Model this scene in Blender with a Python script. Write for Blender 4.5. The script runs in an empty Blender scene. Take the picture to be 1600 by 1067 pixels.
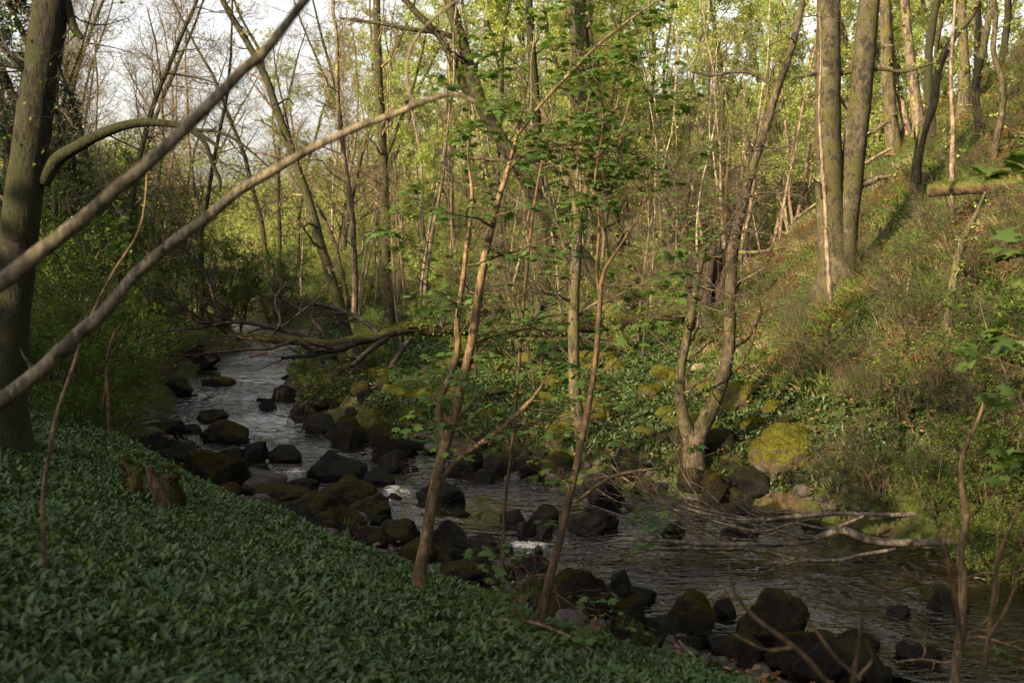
import bpy, bmesh, math, random
import numpy as np

# ------------------------------------------------------------------ camera, sky, sun, exposure
sc = bpy.context.scene
COL = sc.collection
CAM = np.array([0.0, 0.0, 4.0])
FPX = 1778.0
PITCH = math.atan(183.5 / FPX)
cd = bpy.data.cameras.new('camera')
cd.sensor_width = 36.0
cd.lens = 40.0
cd.clip_start = 0.05
cd.clip_end = 600
cam = bpy.data.objects.new('camera', cd)
COL.objects.link(cam)
cam.location = CAM
cam.rotation_euler = (math.radians(90) - PITCH, 0, 0)
cd.dof.use_dof = True
cd.dof.focus_distance = 17.0
cd.dof.aperture_fstop = 2.8
sc.camera = cam

SUN_EL = 22.0
SUN_AZ = 225.0            # compass-like, clockwise from +Y: behind and left of the camera
w = bpy.data.worlds.new('World')
sc.world = w
w.use_nodes = True
nt = w.node_tree
bg = nt.nodes['Background']
sky = nt.nodes.new('ShaderNodeTexSky')
sky.sky_type = 'NISHITA'
sky.sun_disc = False
sky.sun_elevation = math.radians(SUN_EL)
sky.sun_rotation = math.radians(SUN_AZ)
sky.air_density = 1.0
sky.dust_density = 4.0
sky.ozone_density = 0.6
hs = nt.nodes.new('ShaderNodeHueSaturation')      # thin high cloud: a paler, whiter sky
hs.inputs['Saturation'].default_value = .30
nt.links.new(sky.outputs[0], hs.inputs['Color'])
tint = nt.nodes.new('ShaderNodeMix')
tint.data_type = 'RGBA'
tint.blend_type = 'MULTIPLY'
tint.inputs[0].default_value = 1.0
tint.inputs[7].default_value = (1.0, .965, .93, 1)
nt.links.new(hs.outputs[0], tint.inputs[6])
nt.links.new(tint.outputs[2], bg.inputs[0])
bg.inputs[1].default_value = 0.115
sd = bpy.data.lights.new('sun', 'SUN')
sd.energy = 5.0
sd.angle = math.radians(0.5)
sd.color = (1.0, 0.78, 0.48)
sun = bpy.data.objects.new('sun', sd)
COL.objects.link(sun)
sun.rotation_euler = (math.radians(90 - SUN_EL), 0, math.radians(180 - SUN_AZ))
sc.view_settings.view_transform = 'Standard'
sc.view_settings.look = 'None'
sc.view_settings.exposure = 1.95
sc.view_settings.gamma = 1.0
sc.render.engine = 'CYCLES'
sc.cycles.max_bounces = 5
sc.cycles.diffuse_bounces = 3
sc.cycles.glossy_bounces = 2
sc.cycles.transmission_bounces = 3
sc.cycles.caustics_reflective = False
sc.cycles.caustics_refractive = False
sc.cycles.use_denoising = True
try:
    sc.cycles.denoising_prefilter = 'ACCURATE'
except Exception:
    pass

# ------------------------------------------------------------------ maths helpers
def nrm(a):
    return a / np.maximum(np.linalg.norm(a, axis=-1, keepdims=True), 1e-9)

def _hash(i, j, k, s):
    n = (i * 374761393 + j * 668265263 + k * 2147483647 + s * 1274126177) & 0xFFFFFFFF
    n = ((n ^ (n >> 13)) * 1274126177) & 0xFFFFFFFF
    n = (n ^ (n >> 16)) & 0xFFFFFF
    return n / float(0xFFFFFF)

def noise3(p, seed=0):
    """smooth value noise, -1..1, p [...,3]"""
    p = np.asarray(p, float) + 1000.0
    f = np.floor(p).astype(np.int64)
    t = p - f
    t = t * t * (3 - 2 * t)
    r = 0
    for a in (0, 1):
        for b in (0, 1):
            for c in (0, 1):
                wgt = (t[..., 0] if a else 1 - t[..., 0]) * (t[..., 1] if b else 1 - t[..., 1]) * (t[..., 2] if c else 1 - t[..., 2])
                r = r + wgt * _hash(f[..., 0] + a, f[..., 1] + b, f[..., 2] + c, seed)
    return r * 2 - 1

def fbm2(x, y, sc_, seed=0, octv=3):
    r, amp, fr = 0, 1.0, 1.0 / sc_
    for o in range(octv):
        r = r + amp * noise3(np.stack([x * fr, y * fr, np.zeros_like(x) + 7.3 * o], -1), seed + o)
        amp *= .5
        fr *= 2.1
    return r

def sstep(a, b, x):
    t = np.clip((x - a) / (b - a), 0, 1)
    return t * t * (3 - 2 * t)

# ------------------------------------------------------------------ terrain
LE = np.array([(-30, 75), (-24, 60), (-16, 48), (-10.5, 41), (-8.3, 36.5), (-8.9, 33.9), (-8.5, 29.6), (-7.3, 23.7), (-6.05, 20.3),
               (-3.9, 17.3), (-2.0, 14.8), (-.44, 13.2), (.55, 12.35), (1.7, 11.2), (3.6, 10.0), (5.4, 8.5), (8, 6.2), (12, 3), (20, -2)], float)
RE = np.array([(-26, 78), (-20, 62), (-12, 50), (-7.5, 43), (-6.6, 35.5), (-5.7, 28.4), (-4.3, 24.5), (-3.4, 21.8), (-1.8, 20.2),
               (.5, 17.4), (3.3, 16.2), (4.3, 15.0), (5.3, 13.7), (7, 12), (10, 9.5), (14, 6), (24, 0)], float)

def _dense(pl, n=400):
    seg = np.r_[0, np.cumsum(np.linalg.norm(np.diff(pl, axis=0), axis=1))]
    t = np.linspace(0, seg[-1], n)
    return np.stack([np.interp(t, seg, pl[:, 0]), np.interp(t, seg, pl[:, 1])], 1)
LED, RED = _dense(LE), _dense(RE)

def _dist(x, y, d):
    sh = np.shape(x)
    p = np.stack([np.ravel(x), np.ravel(y)], 1)
    out = np.empty(len(p))
    for i in range(0, len(p), 20000):
        q = p[i:i + 20000]
        out[i:i + 20000] = np.sqrt(((q[:, None, :] - d[None]) ** 2).sum(-1).min(1))
    return out.reshape(sh)

def stream(x, y):
    """signed distances outside the left and right edge (negative = in the water)"""
    xl = np.interp(y, LE[::-1, 1], LE[::-1, 0])
    xr = np.interp(y, RE[::-1, 1], RE[::-1, 0])
    dl = _dist(x, y, LED) * np.where(x < xl, 1, -1)
    dr = _dist(x, y, RED) * np.where(x > xr, 1, -1)
    return dl, dr

def smin(a, b, k):
    h = np.clip(.5 + .5 * (b - a) / k, 0, 1)
    return b * (1 - h) + a * h - k * h * (1 - h)

def smax(a, b, k):
    return -smin(-a, -b, k)

def hgt(x, y):
    x = np.asarray(x, float)
    y = np.asarray(y, float)
    dl, dr = stream(x, y)
    n1 = fbm2(x, y, 3.0, 3)
    n2 = fbm2(x, y, .8, 9, 2)
    # left side: the near bank under the camera and the far left bank
    nb = 2.2 - .29 * x - .17 * y
    nb = nb + .62 * np.maximum(0, -6 - y)
    nb = np.where(nb > 6.5, 6.5 + .35 * (nb - 6.5), nb)
    lb = .55 + .30 * np.maximum(dl, 0)
    lb = smin(lb, 4.2 + 0 * lb, 1.2)
    left = smax(nb, lb - 5 * (1 - sstep(12.5, 19, y)), .5)
    rim = .02 + .16 * np.minimum(np.maximum(dl, 0), 1.6) + 1.0 * np.maximum(dl - 1.6, 0)
    rimb = .05 + .75 * np.maximum(dl, 0)
    m = sstep(17, 22, y)
    left = smin(left, rim * (1 - m) + rimb * m, .35)
    left = left + .06 * n1 + .03 * n2
    # right side: flood plain, steep spur, rising wood behind
    fl = .42 * sstep(0, 1.0, dr) + .22 * sstep(.5, 5, dr) + .012 * np.maximum(y - 20, 0)
    xf = np.where(y > 17, 2.7 + .07 * y, 3.9 + (17 - y) * .55)
    xf = xf + .75 * np.maximum(0, y - 35.5) + .8 * fbm2(x * 0 + 3, y, 6.0, 5, 2)
    s = x - xf
    hill = .8 * (.5 * (s + np.sqrt(s * s + .8)))
    hill = smin(hill, 16 + .15 * s, 3)
    hill = hill * (1 + .05 * n1)
    back = .17 * np.maximum(0, y - 46) * sstep(-14, 12, x) + .05 * np.maximum(0, y - 50)
    back = smin(back, 17 + 0 * back, 4)
    right = fl + hill + back + .07 * n1 * sstep(0, 2, dr) + .04 * n2
    inside = np.maximum(dl, dr) < 0
    bed = -.06 - .35 * sstep(0, 1.2, np.minimum(-dl, -dr))
    bed = bed + .06 * n2
    z = np.where(dl > 0, left, np.where(dr > 0, right, bed))
    far_l = np.where(dl > 0, np.minimum(.05 * np.maximum(0, y - 45), 4), 0)
    return z + far_l

def hz(x, y):
    return float(hgt(np.array([x]), np.array([y]))[0])

SP, CP = math.sin(PITCH), math.cos(PITCH)
def ray(px, py):
    cx, cy = (px - 800) / FPX, (533.5 - py) / FPX
    return np.array([cx, CP + cy * SP, -SP + cy * CP])

def at(px, py, Y):
    d = ray(px, py)
    return CAM + d * (Y / d[1])

def ground(px, py, y0=3.0, y1=150.0, skip_bank=False):
    d = ray(px, py)
    Y = np.concatenate([np.arange(y0, 45, .05), np.arange(45, y1, .3)])
    P = CAM[None] + d[None] * (Y / d[1])[:, None]
    below = P[:, 2] < np.maximum(hgt(P[:, 0], P[:, 1]), 0)
    if skip_bank:
        dl, dr = stream(P[:, 0], P[:, 1])
        below &= ~((dl > 1.35) & (Y < 14.5))
    i = int(np.argmax(below)) if below.any() else len(Y) - 1
    return P[i]

# ------------------------------------------------------------------ mesh builder
class MB:
    def __init__(s):
        s.v, s.f, s.m, s.n = [], [], [], 0
    def add(s, V, F, mat=0):
        V = np.asarray(V, float).reshape(-1, 3)
        F = np.asarray(F, np.int64)
        s.v.append(V)
        s.f.append(F + s.n)
        s.m.append(mat)
        s.n += len(V)
        return s
    def build(s, name, mats, parent=None, smooth=True, loc=None):
        V = np.concatenate(s.v)
        if parent is not None:
            V = V - np.array(parent.location)[None]
        elif loc is not None:
            V = V - np.array(loc)[None]
        me = bpy.data.meshes.new(name)
        me.vertices.add(len(V))
        me.vertices.foreach_set('co', V.astype(np.float32).ravel())
        tot = np.concatenate([np.full(len(f), f.shape[1]) for f in s.f])
        idx = np.concatenate([f.ravel() for f in s.f])
        me.loops.add(len(idx))
        me.loops.foreach_set('vertex_index', idx.astype(np.int32))
        me.polygons.add(len(tot))
        start = np.r_[0, np.cumsum(tot)[:-1]]
        me.polygons.foreach_set('loop_start', start.astype(np.int32))
        me.polygons.foreach_set('loop_total', tot.astype(np.int32))
        mi = np.concatenate([np.full(len(f), m) for f, m in zip(s.f, s.m)])
        me.polygons.foreach_set('material_index', mi.astype(np.int32))
        me.polygons.foreach_set('use_smooth', np.full(len(tot), smooth))
        me.update(calc_edges=True)
        me.validate()
        for m in (mats if isinstance(mats, (list, tuple)) else [mats]):
            me.materials.append(m)
        o = bpy.data.objects.new(name, me)
        COL.objects.link(o)
        if parent is not None:
            o.parent = parent
        elif loc is not None:
            o.location = loc
        return o

def tag(o, label=None, cat=None, group=None, kind=None):
    if label: o['label'] = label
    if cat: o['category'] = cat
    if group: o['group'] = group
    if kind: o['kind'] = kind
    return o

def thing(name, label, cat, loc=(0, 0, 0), group=None):
    o = bpy.data.objects.new(name, None)
    o.empty_display_size = .2
    COL.objects.link(o)
    o.location = loc
    return tag(o, label, cat, group)

def copy_tree(o, loc, rz, s, label=None, group=None, tilt=(0, 0)):
    r = o.copy()
    COL.objects.link(r)
    r.location = loc
    r.rotation_euler = (tilt[0], tilt[1], rz)
    r.scale = s if isinstance(s, tuple) else (s, s, s)
    if label: r['label'] = label
    if group: r['group'] = group
    for ch in o.children:
        c = ch.copy()
        COL.objects.link(c)
        c.parent = r
    return r

# ------------------------------------------------------------------ woody geometry
def resample(P, R, K):
    """Catmull-Rom through the points, K samples"""
    P = np.asarray(P, float)
    R = np.asarray(R, float)
    n = len(P)
    seg = np.r_[0, np.cumsum(np.linalg.norm(np.diff(P, axis=0), axis=1))]
    t = np.linspace(0, seg[-1], K)
    i = np.clip(np.searchsorted(seg, t, 'right') - 1, 0, n - 2)
    u = ((t - seg[i]) / (seg[i + 1] - seg[i] + 1e-9))[:, None]
    p1, p2 = P[i], P[i + 1]
    p0 = np.where((i > 0)[:, None], P[np.maximum(i - 1, 0)], 2 * p1 - p2)
    p3 = np.where((i < n - 2)[:, None], P[np.minimum(i + 2, n - 1)], 2 * p2 - p1)
    C = .5 * (2 * p1 + (p2 - p0) * u + (2 * p0 - 5 * p1 + 4 * p2 - p3) * u ** 2 + (3 * p1 - p0 - 3 * p2 + p3) * u ** 3)
    return C, np.interp(t, seg, R)

def tubes(mb, P, R, sides=4, mat=0, bump=0.0, freq=6.0, cap=False):
    P = np.asarray(P, float)
    R = np.asarray(R, float)
    if P.ndim == 2:
        P, R = P[None], R[None]
    M, K, _ = P.shape
    T = nrm(np.gradient(P, axis=1))
    ref = np.eye(3)[np.argmin(np.abs(T.mean(1)), axis=1)]
    U = nrm(np.cross(T, ref[:, None, :]))
    W = np.cross(T, U)
    a = np.arange(sides) * 2 * np.pi / sides
    ring = U[:, :, None, :] * np.cos(a)[None, None, :, None] + W[:, :, None, :] * np.sin(a)[None, None, :, None]
    rr = R[:, :, None]
    if bump:
        q = P[:, :, None, :] + ring * rr[..., None]
        nz = noise3(q * freq, 11) + .6 * noise3(q * np.array([1, 1, .35]) * freq * 2.7, 12)
        rr = rr * (1 + bump * nz)
    V = P[:, :, None, :] + ring * (rr[..., None] if rr.ndim == 3 else rr)
    base = (np.arange(M) * K * sides)[:, None, None]
    k = np.arange(K - 1)[None, :, None]
    s = np.arange(sides)[None, None, :]
    s2 = (s + 1) % sides
    F = np.stack([base + k * sides + s, base + k * sides + s2, base + (k + 1) * sides + s2, base + (k + 1) * sides + s], -1).reshape(-1, 4)
    mb.add(V, F, mat)
    if cap:
        n0 = mb.n
        for kk, flip in ((0, True), (K - 1, False)):
            c = P[:, kk]
            rim = V[:, kk]
            VV = np.concatenate([rim, c[:, None]], 1)
            fs = []
            for m_ in range(M):
                b = m_ * (sides + 1)
                for i in range(sides):
                    j = (i + 1) % sides
                    fs.append((b + j, b + i, b + sides) if flip else (b + i, b + j, b + sides))
            mb.add(VV, fs, cap if isinstance(cap, int) and cap is not True else mat)
    return mb

def branch(P, R, rng, n, t0=.2, t1=1., length=.4, rf=.5, ang=(40, 70), K=6, wig=.15, up=.05, rmin=.003, taper=.25, absl=False, shape=.5, flat=0.):
    """children of every polyline in P [M,K,3]; returns child polylines"""
    M, Kp, _ = P.shape
    Lp = np.linalg.norm(np.diff(P, axis=1), axis=2).sum(1)
    t = t0 + (t1 - t0) * (np.arange(n)[None, :] + rng.random((M, n))) / n
    f = t * (Kp - 1)
    i = np.clip(np.floor(f).astype(int), 0, Kp - 2)
    u = (f - i)[..., None]
    mi = np.arange(M)[:, None]
    pos = P[mi, i] * (1 - u) + P[mi, i + 1] * u
    tan = nrm(P[mi, i + 1] - P[mi, i])
    rad = R[mi, i] * (1 - u[..., 0]) + R[mi, i + 1] * u[..., 0]
    a = np.radians(rng.uniform(ang[0], ang[1], (M, n)))[..., None]
    q = rng.normal(size=(M, n, 3))
    q[..., 2] *= (1 - flat)
    q = nrm(q - (q * tan).sum(-1, keepdims=True) * tan)
    d = nrm(np.cos(a) * tan + np.sin(a) * q)
    L = (length if absl else length * Lp[:, None]) * rng.uniform(.55, 1.25, (M, n)) * (1 - shape * (t - t0) / max(t1 - t0, 1e-6))
    pos = pos.reshape(-1, 3)
    d = d.reshape(-1, 3)
    L = L.reshape(-1)
    r0 = np.maximum(rad.reshape(-1) * rf * rng.uniform(.7, 1.1, M * n), rmin)
    N = M * n
    C = np.empty((N, K, 3))
    C[:, 0] = pos
    step = (L / (K - 1))[:, None]
    for k in range(1, K):
        C[:, k] = C[:, k - 1] + d * step
        d = d + wig * rng.normal(size=(N, 3))
        d[:, 2] += up
        d = nrm(d)
    Rc = r0[:, None] * np.linspace(1, taper, K)[None]
    return C, np.maximum(Rc, rmin * .5)

def along(P, rng, n, t0=0., t1=1.):
    """n random points on the polylines with tangents"""
    M, K, _ = P.shape
    m = rng.integers(0, M, n)
    f = (t0 + (t1 - t0) * rng.random(n)) * (K - 1)
    i = np.clip(np.floor(f).astype(int), 0, K - 2)
    u = (f - i)[:, None]
    return P[m, i] * (1 - u) + P[m, i + 1] * u, nrm(P[m, i + 1] - P[m, i])

# leaf shapes: y runs along the leaf
L_OVAL = (np.array([(0, 0, 0), (.34, .45, .1), (0, 1, -.08), (-.34, .45, .1)], float), np.array([(0, 1, 2, 3)]))
_o = [(.10, -.02), (.62, .12), (.40, .36), (.66, .66), (.27, .66), (0, 1.05), (-.27, .66), (-.66, .66), (-.40, .36), (-.62, .12), (-.10, -.02)]
L_PALM = (np.array([(0, .36, .02)] + [(x, y, -.30 * ((x) ** 2 + (y - .36) ** 2)) for x, y in _o], float),
          np.array([(0, i + 1, i + 2) for i in range(10)] + [(0, 11, 1)]))
_y = [0, .22, .5, .8, 1.0]
_w = [.025, .10, .165, .11, .0]
_z = [0, .10, .16, .10, -.04]
L_RAMS = (np.array([(-_w[i], _y[i], _z[i] + .25 * _w[i]) for i in range(4)] + [(0, _y[i], _z[i] - .25 * _w[i]) for i in range(4)] + [(_w[i], _y[i], _z[i] + .25 * _w[i]) for i in range(4)] + [(0, 1, -.04)], float),
          np.array([(i, i + 4, i + 5, i + 1) for i in range(3)] + [(i + 4, i + 8, i + 9, i + 5) for i in range(3)] + [(3, 7, 12, 12), (7, 11, 12, 12)]))
L_BLADE = (np.array([(-.022, 0, 0), (.022, 0, 0), (-.018, .4, .10), (.018, .4, .10), (-.010, .75, .04), (.010, .75, .04), (0, 1, -.12)], float),
           np.array([(0, 1, 3, 2), (2, 3, 5, 4), (4, 5, 6, 6)]))
L_MOSS = (np.array([(-.16, 0, 0), (.16, 0, 0), (0, 1, 0)], float), np.array([(0, 1, 2)]))

def inst(mb, tmpl, pos, d, n, s, mat=0):
    tv, tf = tmpl
    d = nrm(d)
    x = nrm(np.cross(d, n))
    z = np.cross(x, d)
    s = np.broadcast_to(np.asarray(s, float), (len(pos),))
    V = pos[:, None] + s[:, None, None] * (tv[None, :, 0, None] * x[:, None] + tv[None, :, 1, None] * d[:, None] + tv[None, :, 2, None] * z[:, None])
    nv = len(tv)
    quad = tf.shape[1] == 4
    if quad and (tf[:, 2] == tf[:, 3]).any():
        q = tf[tf[:, 2] != tf[:, 3]]
        t = tf[tf[:, 2] == tf[:, 3]][:, :3]
        off = (np.arange(len(pos)) * nv)[:, None, None]
        n0 = mb.n
        mb.add(V, (q[None] + off).reshape(-1, 4), mat)
        mb.f.append((t[None] + off).reshape(-1, 3) + n0)
        mb.m.append(mat)
        return
    F = (tf[None] + (np.arange(len(pos)) * nv)[:, None, None]).reshape(-1, tf.shape[1])
    mb.add(V, F, mat)

def leafdirs(rng, n, tan=None, spread=1.0, droop=-.1, up=1.0, tilt=.5):
    d = rng.normal(size=(n, 3)) * np.array([1, 1, .5]) * spread
    if tan is not None:
        d = d + tan
    d[:, 2] += droop
    nn = rng.normal(size=(n, 3)) * tilt + np.array([0, 0, up])
    return nrm(d), nrm(nn)

# ------------------------------------------------------------------ materials
def new_mat(name):
    m = bpy.data.materials.new(name)
    m.use_nodes = True
    t = m.node_tree
    for n in list(t.nodes):
        t.nodes.remove(n)
    o = t.nodes.new('ShaderNodeOutputMaterial')
    return m, t, o

def N(t, typ, **kw):
    n = t.nodes.new(typ)
    for k, v in kw.items():
        if k in ('operation', 'blend_type', 'data_type', 'noise_dimensions', 'feature', 'vector_type', 'clamp_factor', 'attribute_name'):
            setattr(n, k, v)
        else:
            n.inputs[k].default_value = v
    return n

def rampn(t, src, stops):
    r = t.nodes.new('ShaderNodeValToRGB')
    e = r.color_ramp.elements
    while len(e) < len(stops):
        e.new(.5)
    for k, (p, c) in enumerate(stops):
        e[k].position = p
        e[k].color = (c[0], c[1], c[2], 1) if len(c) == 3 else c
    t.links.new(src, r.inputs[0])
    return r.outputs[0]

def mixc(t, fac, a, b):
    n = t.nodes.new('ShaderNodeMix')
    n.data_type = 'RGBA'
    for sock, v in ((n.inputs[0], fac), (n.inputs[6], a), (n.inputs[7], b)):
        if hasattr(v, 'default_value') or hasattr(v, 'is_linked'):
            t.links.new(v, sock)
        elif isinstance(v, (int, float)):
            sock.default_value = v
        else:
            sock.default_value = (v[0], v[1], v[2], 1)
    return n.outputs[2]

def math_(t, op, a, b=0.0):
    n = t.nodes.new('ShaderNodeMath')
    n.operation = op
    for sock, v in ((n.inputs[0], a), (n.inputs[1], b)):
        if hasattr(v, 'is_linked'):
            t.links.new(v, sock)
        else:
            sock.default_value = v
    return n.outputs[0]

def obj_noise(t, scale, detail=4, rough=.55, stretch=(1, 1, 1), coord='Object'):
    tc = t.nodes.new('ShaderNodeTexCoord')
    mp = t.nodes.new('ShaderNodeMapping')
    mp.inputs['Scale'].default_value = stretch
    t.links.new(tc.outputs[coord], mp.inputs[0])
    nz = t.nodes.new('ShaderNodeTexNoise')
    nz.inputs['Scale'].default_value = scale
    nz.inputs['Detail'].default_value = detail
    nz.inputs['Roughness'].default_value = rough
    t.links.new(mp.outputs[0], nz.inputs['Vector'])
    return nz.outputs[0]

def up_fac(t):
    g = t.nodes.new('ShaderNodeNewGeometry')
    sx = t.nodes.new('ShaderNodeSeparateXYZ')
    t.links.new(g.outputs['Normal'], sx.inputs[0])
    return sx.outputs[2]

def bark(name, dark, light, moss=(.10, .12, .02), amount=.5, updep=.35, rough=.9, scale=9., bumpd=.02, st=1.0):
    m, t, o = new_mat(name)
    b = t.nodes.new('ShaderNodeBsdfPrincipled')
    n1 = obj_noise(t, scale, 5, .7, (1, 1, .35 * st))
    nf = obj_noise(t, scale * 4.5, 4, .7, (1, 1, .22 * st))
    n1 = math_(t, 'ADD', math_(t, 'MULTIPLY', n1, .55), math_(t, 'MULTIPLY', nf, .45))
    mid = tuple((a + b_) * .5 for a, b_ in zip(dark, light))
    col = rampn(t, n1, [(.38, tuple(c * .5 for c in dark)), (.47, dark), (.53, mid), (.62, light)])
    # lichen blotches
    n3 = obj_noise(t, scale * .8, 3, .6, (1, 1, .8))
    lich = rampn(t, n3, [(.60, (0, 0, 0)), (.68, (1, 1, 1))])
    col = mixc(t, math_(t, 'MULTIPLY', lich, .35), col, tuple(min(1, c * 1.5 + .04) for c in light))
    if amount > 0:
        n2 = obj_noise(t, 2.2, 5, .7)
        fac = math_(t, 'ADD', n2, math_(t, 'MULTIPLY', up_fac(t), updep))
        fac = math_(t, 'ADD', fac, math_(t, 'MULTIPLY', math_(t, 'SUBTRACT', nf, .5), .8))
        fac = rampn(t, math_(t, 'ADD', fac, amount - .5), [(.47, (0, 0, 0)), (.56, (1, 1, 1))])
        n4 = obj_noise(t, 40, 3, .7)
        mc = rampn(t, n4, [(.3, tuple(c * .45 for c in moss)), (.7, tuple(min(1, c * 1.4) for c in moss))])
        col = mixc(t, fac, col, mc)
    t.links.new(col, b.inputs['Base Color'])
    b.inputs['Roughness'].default_value = rough
    b.inputs['Specular IOR Level'].default_value = .2
    bp = t.nodes.new('ShaderNodeBump')
    bp.inputs['Strength'].default_value = 1.0
    bp.inputs['Distance'].default_value = bumpd * 1.6
    t.links.new(n1, bp.inputs['Height'])
    t.links.new(bp.outputs[0], b.inputs['Normal'])
    t.links.new(b.outputs[0], o.inputs[0])
    return m

def leafmat(name, cols, trans=.4, gloss=.05, grough=.4, patch=None):
    """cols: list of colours picked per leaf"""
    m, t, o = new_mat(name)
    g = t.nodes.new('ShaderNodeNewGeometry')
    st = [(i / max(1, len(cols) - 1), c) for i, c in enumerate(cols)]
    col = rampn(t, g.outputs['Random Per Island'], st)
    oi = t.nodes.new('ShaderNodeObjectInfo')
    hv = t.nodes.new('ShaderNodeHueSaturation')
    v = math_(t, 'ADD', .78, math_(t, 'MULTIPLY', oi.outputs['Random'], .44))
    hu = math_(t, 'ADD', .485, math_(t, 'MULTIPLY', oi.outputs['Random'], .03))
    t.links.new(v, hv.inputs['Value'])
    t.links.new(hu, hv.inputs['Hue'])
    t.links.new(col, hv.inputs['Color'])
    d = t.nodes.new('ShaderNodeBsdfDiffuse')
    tr = t.nodes.new('ShaderNodeBsdfTranslucent')
    t.links.new(hv.outputs[0], d.inputs[0])
    hv2 = t.nodes.new('ShaderNodeMix')
    hv2.data_type = 'RGBA'
    hv2.blend_type = 'MULTIPLY'
    hv2.inputs[0].default_value = 1
    hv2.inputs[7].default_value = (1.25, 1.2, .6, 1)
    t.links.new(hv.outputs[0], hv2.inputs[6])
    t.links.new(hv2.outputs[2], tr.inputs[0])
    mx = t.nodes.new('ShaderNodeMixShader')
    mx.inputs[0].default_value = trans
    t.links.new(d.outputs[0], mx.inputs[1])
    t.links.new(tr.outputs[0], mx.inputs[2])
    out = mx.outputs[0]
    if gloss:
        gl = t.nodes.new('ShaderNodeBsdfGlossy')
        gl.inputs['Roughness'].default_value = grough
        gl.inputs[0].default_value = (1, 1, 1, 1)
        m2 = t.nodes.new('ShaderNodeMixShader')
        m2.inputs[0].default_value = gloss
        t.links.new(out, m2.inputs[1])
        t.links.new(gl.outputs[0], m2.inputs[2])
        out = m2.outputs[0]
    t.links.new(out, o.inputs[0])
    return m

def rockmat(name, dark, light, moss, amount, scale=3.0, rough=.75, wet=True):
    m, t, o = new_mat(name)
    b = t.nodes.new('ShaderNodeBsdfPrincipled')
    n1 = obj_noise(t, scale * 2, 6, .7)
    col = rampn(t, n1, [(.3, dark), (.7, light)])
    n2 = obj_noise(t, 3.5, 5, .7)
    fac = math_(t, 'ADD', math_(t, 'MULTIPLY', n2, .9), math_(t, 'MULTIPLY', up_fac(t), .5))
    fac = rampn(t, math_(t, 'ADD', fac, amount - .65), [(.42, (0, 0, 0)), (.58, (1, 1, 1))])
    n4 = obj_noise(t, 26, 4, .7)
    mc = rampn(t, n4, [(.28, tuple(c * .35 for c in moss)), (.55, moss), (.8, (moss[0] * 1.7, moss[1] * 1.35, moss[2]))])
    col = mixc(t, fac, col, mc)
    t.links.new(col, b.inputs['Base Color'])
    ro = math_(t, 'ADD', rough, math_(t, 'MULTIPLY', fac, 1 - rough))
    t.links.new(ro, b.inputs['Roughness'])
    b.inputs['Specular IOR Level'].default_value = .08
    bp = t.nodes.new('ShaderNodeBump')
    bp.inputs['Strength'].default_value = 1.0
    bp.inputs['Distance'].default_value = .05
    hsum = math_(t, 'ADD', n1, math_(t, 'MULTIPLY', n4, fac))
    t.links.new(hsum, bp.inputs['Height'])
    t.links.new(bp.outputs[0], b.inputs['Normal'])
    t.links.new(b.outputs[0], o.inputs[0])
    return m

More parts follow.
